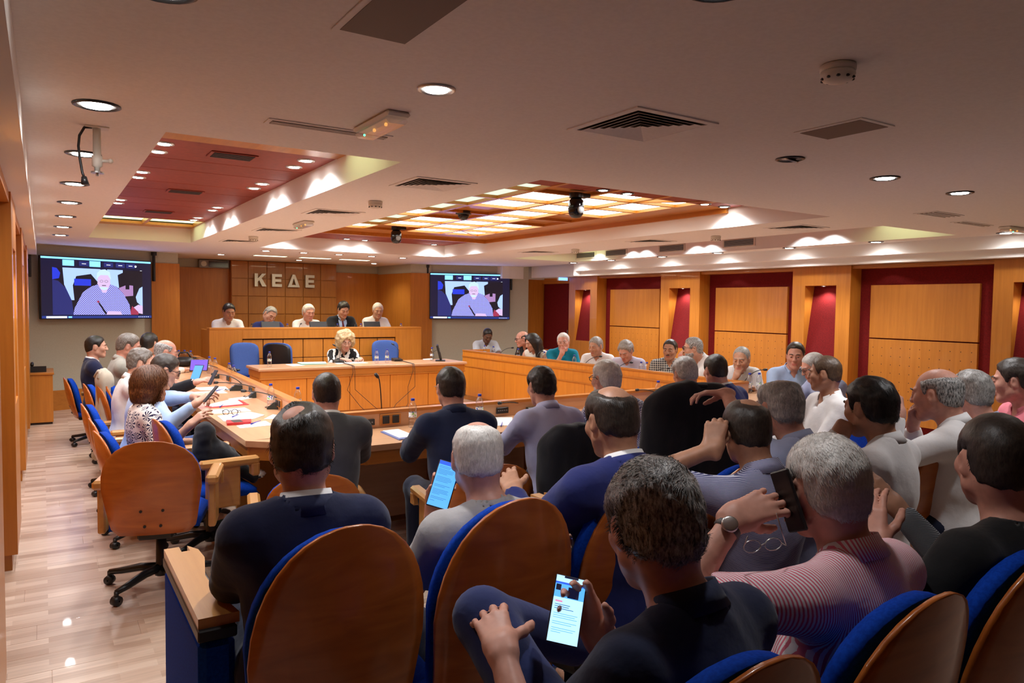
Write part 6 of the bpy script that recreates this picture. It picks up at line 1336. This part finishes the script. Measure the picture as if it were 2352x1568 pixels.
def pen(u, v, du, dv, label, z=ZT+.009):
    a, c = PZ(u, v, z), PZ(u+du, v+dv, z); b = MB(); b.tube([a, a*.8+c*.2, c], [.0042, .0045, .002], 8); o = b.build('pen', mat('pen_blue', (.05, .05, .5), .35), smooth=True); tag(o, label, 'pen', 'ballpoint pens'); 
    b = MB(); d = nrm(c-a); b.tube([a-d*.004, a+d*.035], .0052, 8); b.build('cap', mat('pen_cap', (.02, .02, .3), .3), o, True)
pen(505, 934, 8, -6, 'blue pen on the red clipboard'); pen(497, 897, 18, -5, 'blue pen on the papers before the balding man'); pen(534, 957, 14, -6, 'blue pen on the wide pile of papers'); pen(577, 973, 22, -8, 'blue pen beside the red case'); pen(1151, 978, 3, -9, 'blue pen on the sheets left of the lavender shirt'); pen(1496, 946, 4, 1, 'blue pen on the sheets before the man in check')
# reading glasses on the papers
w = PZ(529, 948, ZT+.02); t = thing('reading_glasses', 'round dark rimmed reading glasses lying on a white sheet', 'glasses', (w[0], w[1], ZT+.0025), -.35); b = MB(); gm = mat('tortoise', (.03, .015, .01), .25)
for s in (-1, 1): b.tube([(s*.034+.024*math.cos(a), 0, .024+.022*math.sin(a)) for a in np.linspace(0, 2*PI, 19)], .003, 6, False)
b.tube([(-.011, 0, .03), (0, -.003, .034), (.011, 0, .03)], .003, 6); b.build('rim', gm, t, True)
for s in (-1, 1): b = MB(); b.tube([(s*.058, 0, .034), (s*.066, .01, .034), (s*.064, .10, .020), (s*.058, .14, .004)], .0026, 6); b.build('temple', gm, t, True)
# coffee cup, tablet, bag and small electronics
w = PZ(930, 968, ZT); t = thing('coffee_cup', 'white paper coffee cup with black lid behind the navy cardigan', 'cup', (w[0], w[1], ZT)); b = MB(); b.lathe([(.028, 0), (.038, .095), (.001, .095)], n=20); b.build('cup', M_paper, t, True); b = MB(); b.lathe([(.041, .093), (.041, .102), (.036, .112), (.001, .112)], n=20); b.build('lid', M_black, t, True)
def slab_at(name, label, cat, c, right, up, w, h, th, m_body, pic):
    """thin device: centre, right and up directions of its face; the picture faces right x up"""
    r, u_ = nrm(right), nrm(up); u_ = nrm(u_-r*(u_@r)); n = np.cross(r, u_); t = thing(name, label, cat); t.matrix_world = Matrix([[r[i], u_[i], n[i], c[i]] for i in range(3)]+[[0, 0, 0, 1]])
    b = MB(); b.rbox(-w/2, w/2, -h/2, h/2, -th, 0, min(.006, th*.4)); b.build('casing', m_body, t)
    b = MB(); ly = [0]; mats = pic[0]
    for mi, x0, x1, y0, y1 in pic[1]: b.mi = mi; ly[0] += 1; z = .0004+.00012*ly[0]; b.add([(x0*w, y0*h, z), (x1*w, y0*h, z), (x1*w, y1*h, z), (x0*w, y1*h, z)], [(0, 1, 2, 3)])
    b.build('screen', mats, t); return t
sc_ = [emis('phone_blue', (.10, .42, 1.), 1.3), emis('phone_top', (.03, .13, .85), 1.1), emis('phone_text', (.05, .22, .55), .9), emis('phone_white', (.42, .70, 1.), 1.5), emis('phone_dark', (.01, .012, .05), .6), emis('phone_pink', (.9, .3, .55), 1.)]
lines = [(2, -.40, -.40+.7*q, y, y+.009) for y, q in ((.36, .9), (.33, .7), (.29, 1), (.26, 1), (.23, .95), (.20, .6), (.13, .9), (.10, 1), (.07, 1), (.04, .8), (-.04, 1), (-.07, .7), (-.14, 1), (-.17, .95), (-.20, 1), (-.23, .5), (-.30, 1), (-.33, .85), (-.38, .3))]
pF2 = P(1019, 1112, 2.42); slab_at('smartphone', 'large black smartphone with blue lit text page held by the man in grey', 'phone', pF2, _R*.96-_U*.28, _U*.9+_R*.25+_f*.45, .075, .160, .009, M_black, (sc_, [(0, -.46, .46, -.48, .48), (1, -.46, .46, .40, .48)]+lines))
pF4 = P(1302, 1400, 1.62); slab_at('smartphone', 'smartphone with a bright news page held by the man in the foreground', 'phone', pF4, _R*.97-_U*.22, _U*.88+_R*.22+_f*.5, .072, .146, .008, M_black, (sc_, [(3, -.47, .47, -.485, .485), (4, -.22, .22, .455, .485), (1, -.47, .47, .36, .39), (0, -.47, .47, .16, .36), (4, -.05, .30, .17, .33), (4, -.44, -.28, .26, .35), (5, -.40, -.18, .09, .115)]+[(2, -.40, -.40+.6*q, y, y+.010) for y, q in ((.05, .8), (.02, .75), (-.01, 1.0))]+[(0, -.40, -.40+.75*q, y, y+.008) for y, q in ((-.08, 1), (-.11, .9), (-.14, 1), (-.2, 1), (-.23, .8), (-.29, 1), (-.32, .9), (-.35, .4))]))
o5 = MEN['F5']; h5 = o5.toW(o5.HC+o5.MH@A([-.098, .012, -.03])); RM5 = o5.RW@o5.MH
slab_at('smartphone', 'black smartphone held to the ear of the man in pink stripes', 'phone', h5, RM5@A([0, -1, .25]), RM5@A([-.15, .35, 1]), .074, .150, .009, M_black, ([M_black], [(0, -.4, .4, -.4, .4)]))
def phone(p, right, up, label, lit=None): slab_at('smartphone', label, 'phone', p, right, up, .072, .148, .009, M_black, (sc_, [(lit if lit is not None else 4, -.46, .46, -.48, .48)]))
phone(P(485, 905, 5.35), -_R*.5+_f*.7, _U*.7+_R*.7, 'dark smartphone tapped by the man in black glasses'); phone(P(488, 866, 6.75), _R*.5-_f*.5, _U*.7+_R*.5, 'dark smartphone held out by the balding man')
slab_at('tablet', 'tablet with blue lit screen standing on the left table', 'tablet', P(451, 858, 7.35), _R*.8-_f*.4, _U*.9+_R*.45+_f*.2, .13, .19, .008, M_black, (sc_, [(0, -.46, .46, -.46, .46)]))
slab_at('laptop', 'small laptop with violet screen far along the left table', 'laptop', P(457, 838, 8.0), _R, _U+_f*.3, .20, .13, .012, M_black, ([emis('violet_screen', (.25, .1, .9), 1.)], [(0, -.46, .46, -.45, .45)]))
w = PZ(405, 842, ZT); t = thing('shoulder_bag', 'black bag lying far along the left table behind the microphones', 'bag', (w[0]+.1, w[1], ZT)); b = MB(); b.sphere((0, 0, .07), .14, 14, 8, (1.1, .8, .5)); b.build('body', M_black, t, True); b = MB(); b.tube([(-.1, 0, .1), (-.05, 0, .2), (.05, 0, .2), (.1, 0, .1)], .01); b.build('handle', M_black, t, True)
for u, lab, vt in ((624, 'left', 741), (734, 'middle', 739), (858, 'right', 741)):
    w = PY(u, 745, 12.50); t = thing('monitor', 'black flat monitor on the dais seen from behind, '+lab+' of three', 'monitor', (w[0], 12.50, 1.0805), 0, 'monitors on the dais')
    b = MB(); b.rbox(-.155, .155, -.012, .012, .0, .27, .006); b.xf(Matrix.Rotation(math.radians(-20), 4, 'X')); b.build('panel', M_black, t); b = MB(); b.prism([(-.02, 0), (.14, 0), (.14, .01), (.02, .12)], -.05, .05, 'x'); b.build('stand', M_black, t)
    b = MB(); b.tube([(-.34, .0, 0), (-.36, .02, .14), (-.30, .12, .21)], .004); b.tube([(-.30, .12, .21), (-.27, .15, .22)], .010); b.build('microphone_neck', M_black, t, True)
w = PZ(1016, 829, ZT); t = thing('monitor', 'small black monitor seen edge on at the right end of the free standing table', 'monitor', (w[0], w[1]+.05, ZT), math.radians(62)); b = MB(); b.rbox(-.17, .17, -.015, .015, .05, .27, .006); b.xf(Matrix.Rotation(math.radians(-14), 4, 'X')); b.build('panel', M_black, t); b = MB(); b.rbox(-.09, .09, -.07, .09, 0, .015, .004); b.tube([(0, 0, .01), (0, .03, .14)], .02); b.build('stand', M_black, t); b = MB(); b.tube([(0, .02, .2), (.03, .12, .15), (.02, .12, .03), (.1, .16, .004)], .003); b.build('cable', M_black, t, True)
# sockets in the upstands
def socket(u, v, w_, h_, label, two=False):
    n = np.cross(A([*(A(U2)-A(U1)), 0]), [0, 0, 1.]); n /= np.linalg.norm(n); p0 = A([*U1, .8])+n*.0305; d = ray(u, v); c = CAM+d*(((p0-CAM)@n)/(d@n)); th = math.atan2(U2[1]-U1[1], U2[0]-U1[0])
    t = thing('socket_panel', label, 'socket', tuple(c), th); s = -1
    if two:
        b = MB(); b.rbox(-.085, .085, -.012, .0, -.042, .042, .004); b.build('wood_plate', M_woodx, t)
        for x in (-.04, .04): b = MB(); b.rbox(x-.028, x+.028, -.02, -.011, -.03, .03, .004); b.build('socket', M_black, t)
    else:
        b = MB(); b.rbox(-w_/2, w_/2, -.012, 0, -h_/2, h_/2, .003); b.build('plate', M_black, t)
        for k in range(5): b = MB(); b.box(-w_/2+w_*(k+.7)/6, -w_/2+w_*(k+1.2)/6, -.0135, -.011, -.004, .004); b.build('slot', M_grey, t)
socket(841, 970, .13, .045, 'black socket strip in the upstand beside the grey suit'); socket(896, 962, .1, .05, 'wooden plate with two black sockets behind the upright microphone', True); socket(1153, 942, .12, .05, 'black socket strip right of the navy cardigan'); socket(1503, 916, .11, .05, 'black socket strip beside the near bottle')
for i, y in enumerate((6.3, 7.4, 8.6)):
    x = U1[0]+(U0[0]-U1[0])*(y-U1[1])/(U0[1]-U1[1])-.034; t = thing('socket_panel', 'wooden plate with black sockets in the left upstand, '+['nearest', 'middle', 'furthest'][i], 'socket', (x, y, .80), 0, 'sockets in the left upstand')
    b = MB(); b.rbox(-.008, 0, -.09, .09, -.035, .035, .003); b.build('wood_plate', M_woody, t)
    for q in (-.04, .04): b = MB(); b.rbox(-.016, -.007, q-.028, q+.028, -.026, .026, .004); b.build('socket', M_black, t)
# ================================================================== CLOTHES AND BAGS LEFT ON CHAIRS
def drape(name, label, cat, loc, yaw, m, w, z0, z1, d=.07, sleeves=True, pin=False, hang=0.):
    r = min(1., d/.07)
    F = Field((-w-.14, -.55, z0-.2), (w+.14, .22, z1+.12), .012)
    F.ell((0, -.30, z1-.04), (w*.82, d*1.1, .09), k=.05)
    F.cone((-w*.62, -.29, z1-.08), (-w*.9, -.34, z0+.05), .075*r, .085*r, .09*r); F.cone((w*.62, -.29, z1-.08), (w*.9, -.34, z0+.05), .075*r, .085*r, .09*r)
    F.ell((0, -.31, (z0+z1)/2), (w, d, (z1-z0)*.55), k=.08); F.cone((-w*.5, -.30, z1-.04), (w*.5, -.30, z1-.04), .06*r, .06*r, .06)
    if sleeves:
        for s in (-1, 1): F.cone((s*w*.80, -.28, z1-.10), (s*w*1.02, -.37, z1-.38), .07, .06, .05); F.cone((s*w*1.02, -.37, z1-.38), (s*w*.92, -.38, z0-.05+hang), .06, .052, .04)
    V, Q = F.mesh(); N = normals(V, Q); fold = wob(V*A([3.2, 1, .5]), 11, 3)+.5*wob(V*A([2, 1, .6]), 34, 8); V = V+N*(.012*fold)[:, None]
    o = thing(name, label, cat, loc, -yaw); np_mesh('cloth', V, Q, m, o)
    b = MB(); b.tube([(-.09, -.36, z1-.02), (-.05, -.335, z1+.035), (.05, -.335, z1+.035), (.09, -.36, z1-.02)], [.02, .022, .022, .02], 8); b.build('collar', m, o, True)
    if pin: b = MB(); b.lathe([(.013, -.012), (.015, -.006), (.010, -.014), (.001, -.014)], (w*.28, -.41, z1-.17), 16, 'y'); b.build('lapel_pin', mat('gold', (.6, .4, .12), .3, 1.0), o, True)
    return o
o = MEN['N3']; w = o.toW(A([0, o.P0[1], 0])); drape('jacket', 'black jacket hung over the chair back behind the lavender shirt', 'jacket', (w[0], w[1], 0), o.yaw, BLK, .25, .40, .93)
jl = P(1600, 900, 4.1); drape('jacket', 'black jacket with round gold lapel pin, a hand resting on top', 'jacket', (jl[0]-.03, jl[1]+.18, 0), math.radians(20), BLK, .27, .35, 1.20, pin=True)
task(jl[0]-.03, jl[1]+.18, math.radians(20), 'conference chair hidden under the black jacket with the gold pin', zs=1.25)
drape('jacket', 'beige jacket hanging over a conference chair in the left row', 'jacket', (.78, 7.9, 0), math.radians(84), cloth('beige_cloth', (.42, .37, .29), (.48, .42, .34)), .17, .12, .95, .045, sleeves=False)
F = Field((-.3, -.3, .42), (.35, .35, 1.05), .012); F.ell((.0, .0, .60), (.13, .15, .13), k=.05); F.ell((.0, -.07, .74), (.10, .07, .13), k=.06); F.cone((.08, .08, .60), (.14, .20, .49), .05, .04, .05); V, Q = F.mesh(); N = normals(V, Q); V = V+N*(.014*wob(V, 30, 6)+.008*wob(V, 75, 2))[:, None]
t = thing('bag', 'soft black bag on the chair behind the nearest empty chair', 'bag', (.95, 5.10, 0), -math.radians(84)); np_mesh('body', V, Q, BLK, t); b = MB(); b.tube([(-.1, -.1, .80), (-.12, .06, .68), (-.1, .16, .60)], .012); b.build('strap', M_black, t, True); b = MB(); b.sphere((.06, .22, .50), .09, 10, 6, (1.2, 1., .35)); b.build('patterned_scarf', FLW, t, True)
# glasses dangling from the caller's hand
c = P(1752, 1252, 1.66); t = thing('spectacles', 'thin wire spectacles dangling from the hand of the man in pink stripes', 'glasses', tuple(c)); b = MB()
e1, e2 = A(_R*.9+_f*.3), A(-_U*.4+_R*.2)
for s in (-1, 1): b.tube([e1*(s*.030+.024*math.cos(a))+A(_U)*(.014*math.sin(a)) for a in np.linspace(0, 2*PI, 17)], .0012, 6, False)
b.tube([e1*-.006, e1*.006+A(_U)*.004], .0012); b.build('rim', M_steel, t, True); b = MB(); b.tube([e1*.055, e1*.058-_f*.02, e1*.03+A(_U)*.075-_f*.02], .0013); b.tube([e1*-.055, e1*-.05+A(_U)*.03-_f*.02], .0013); b.build('temple', M_steel, t, True)
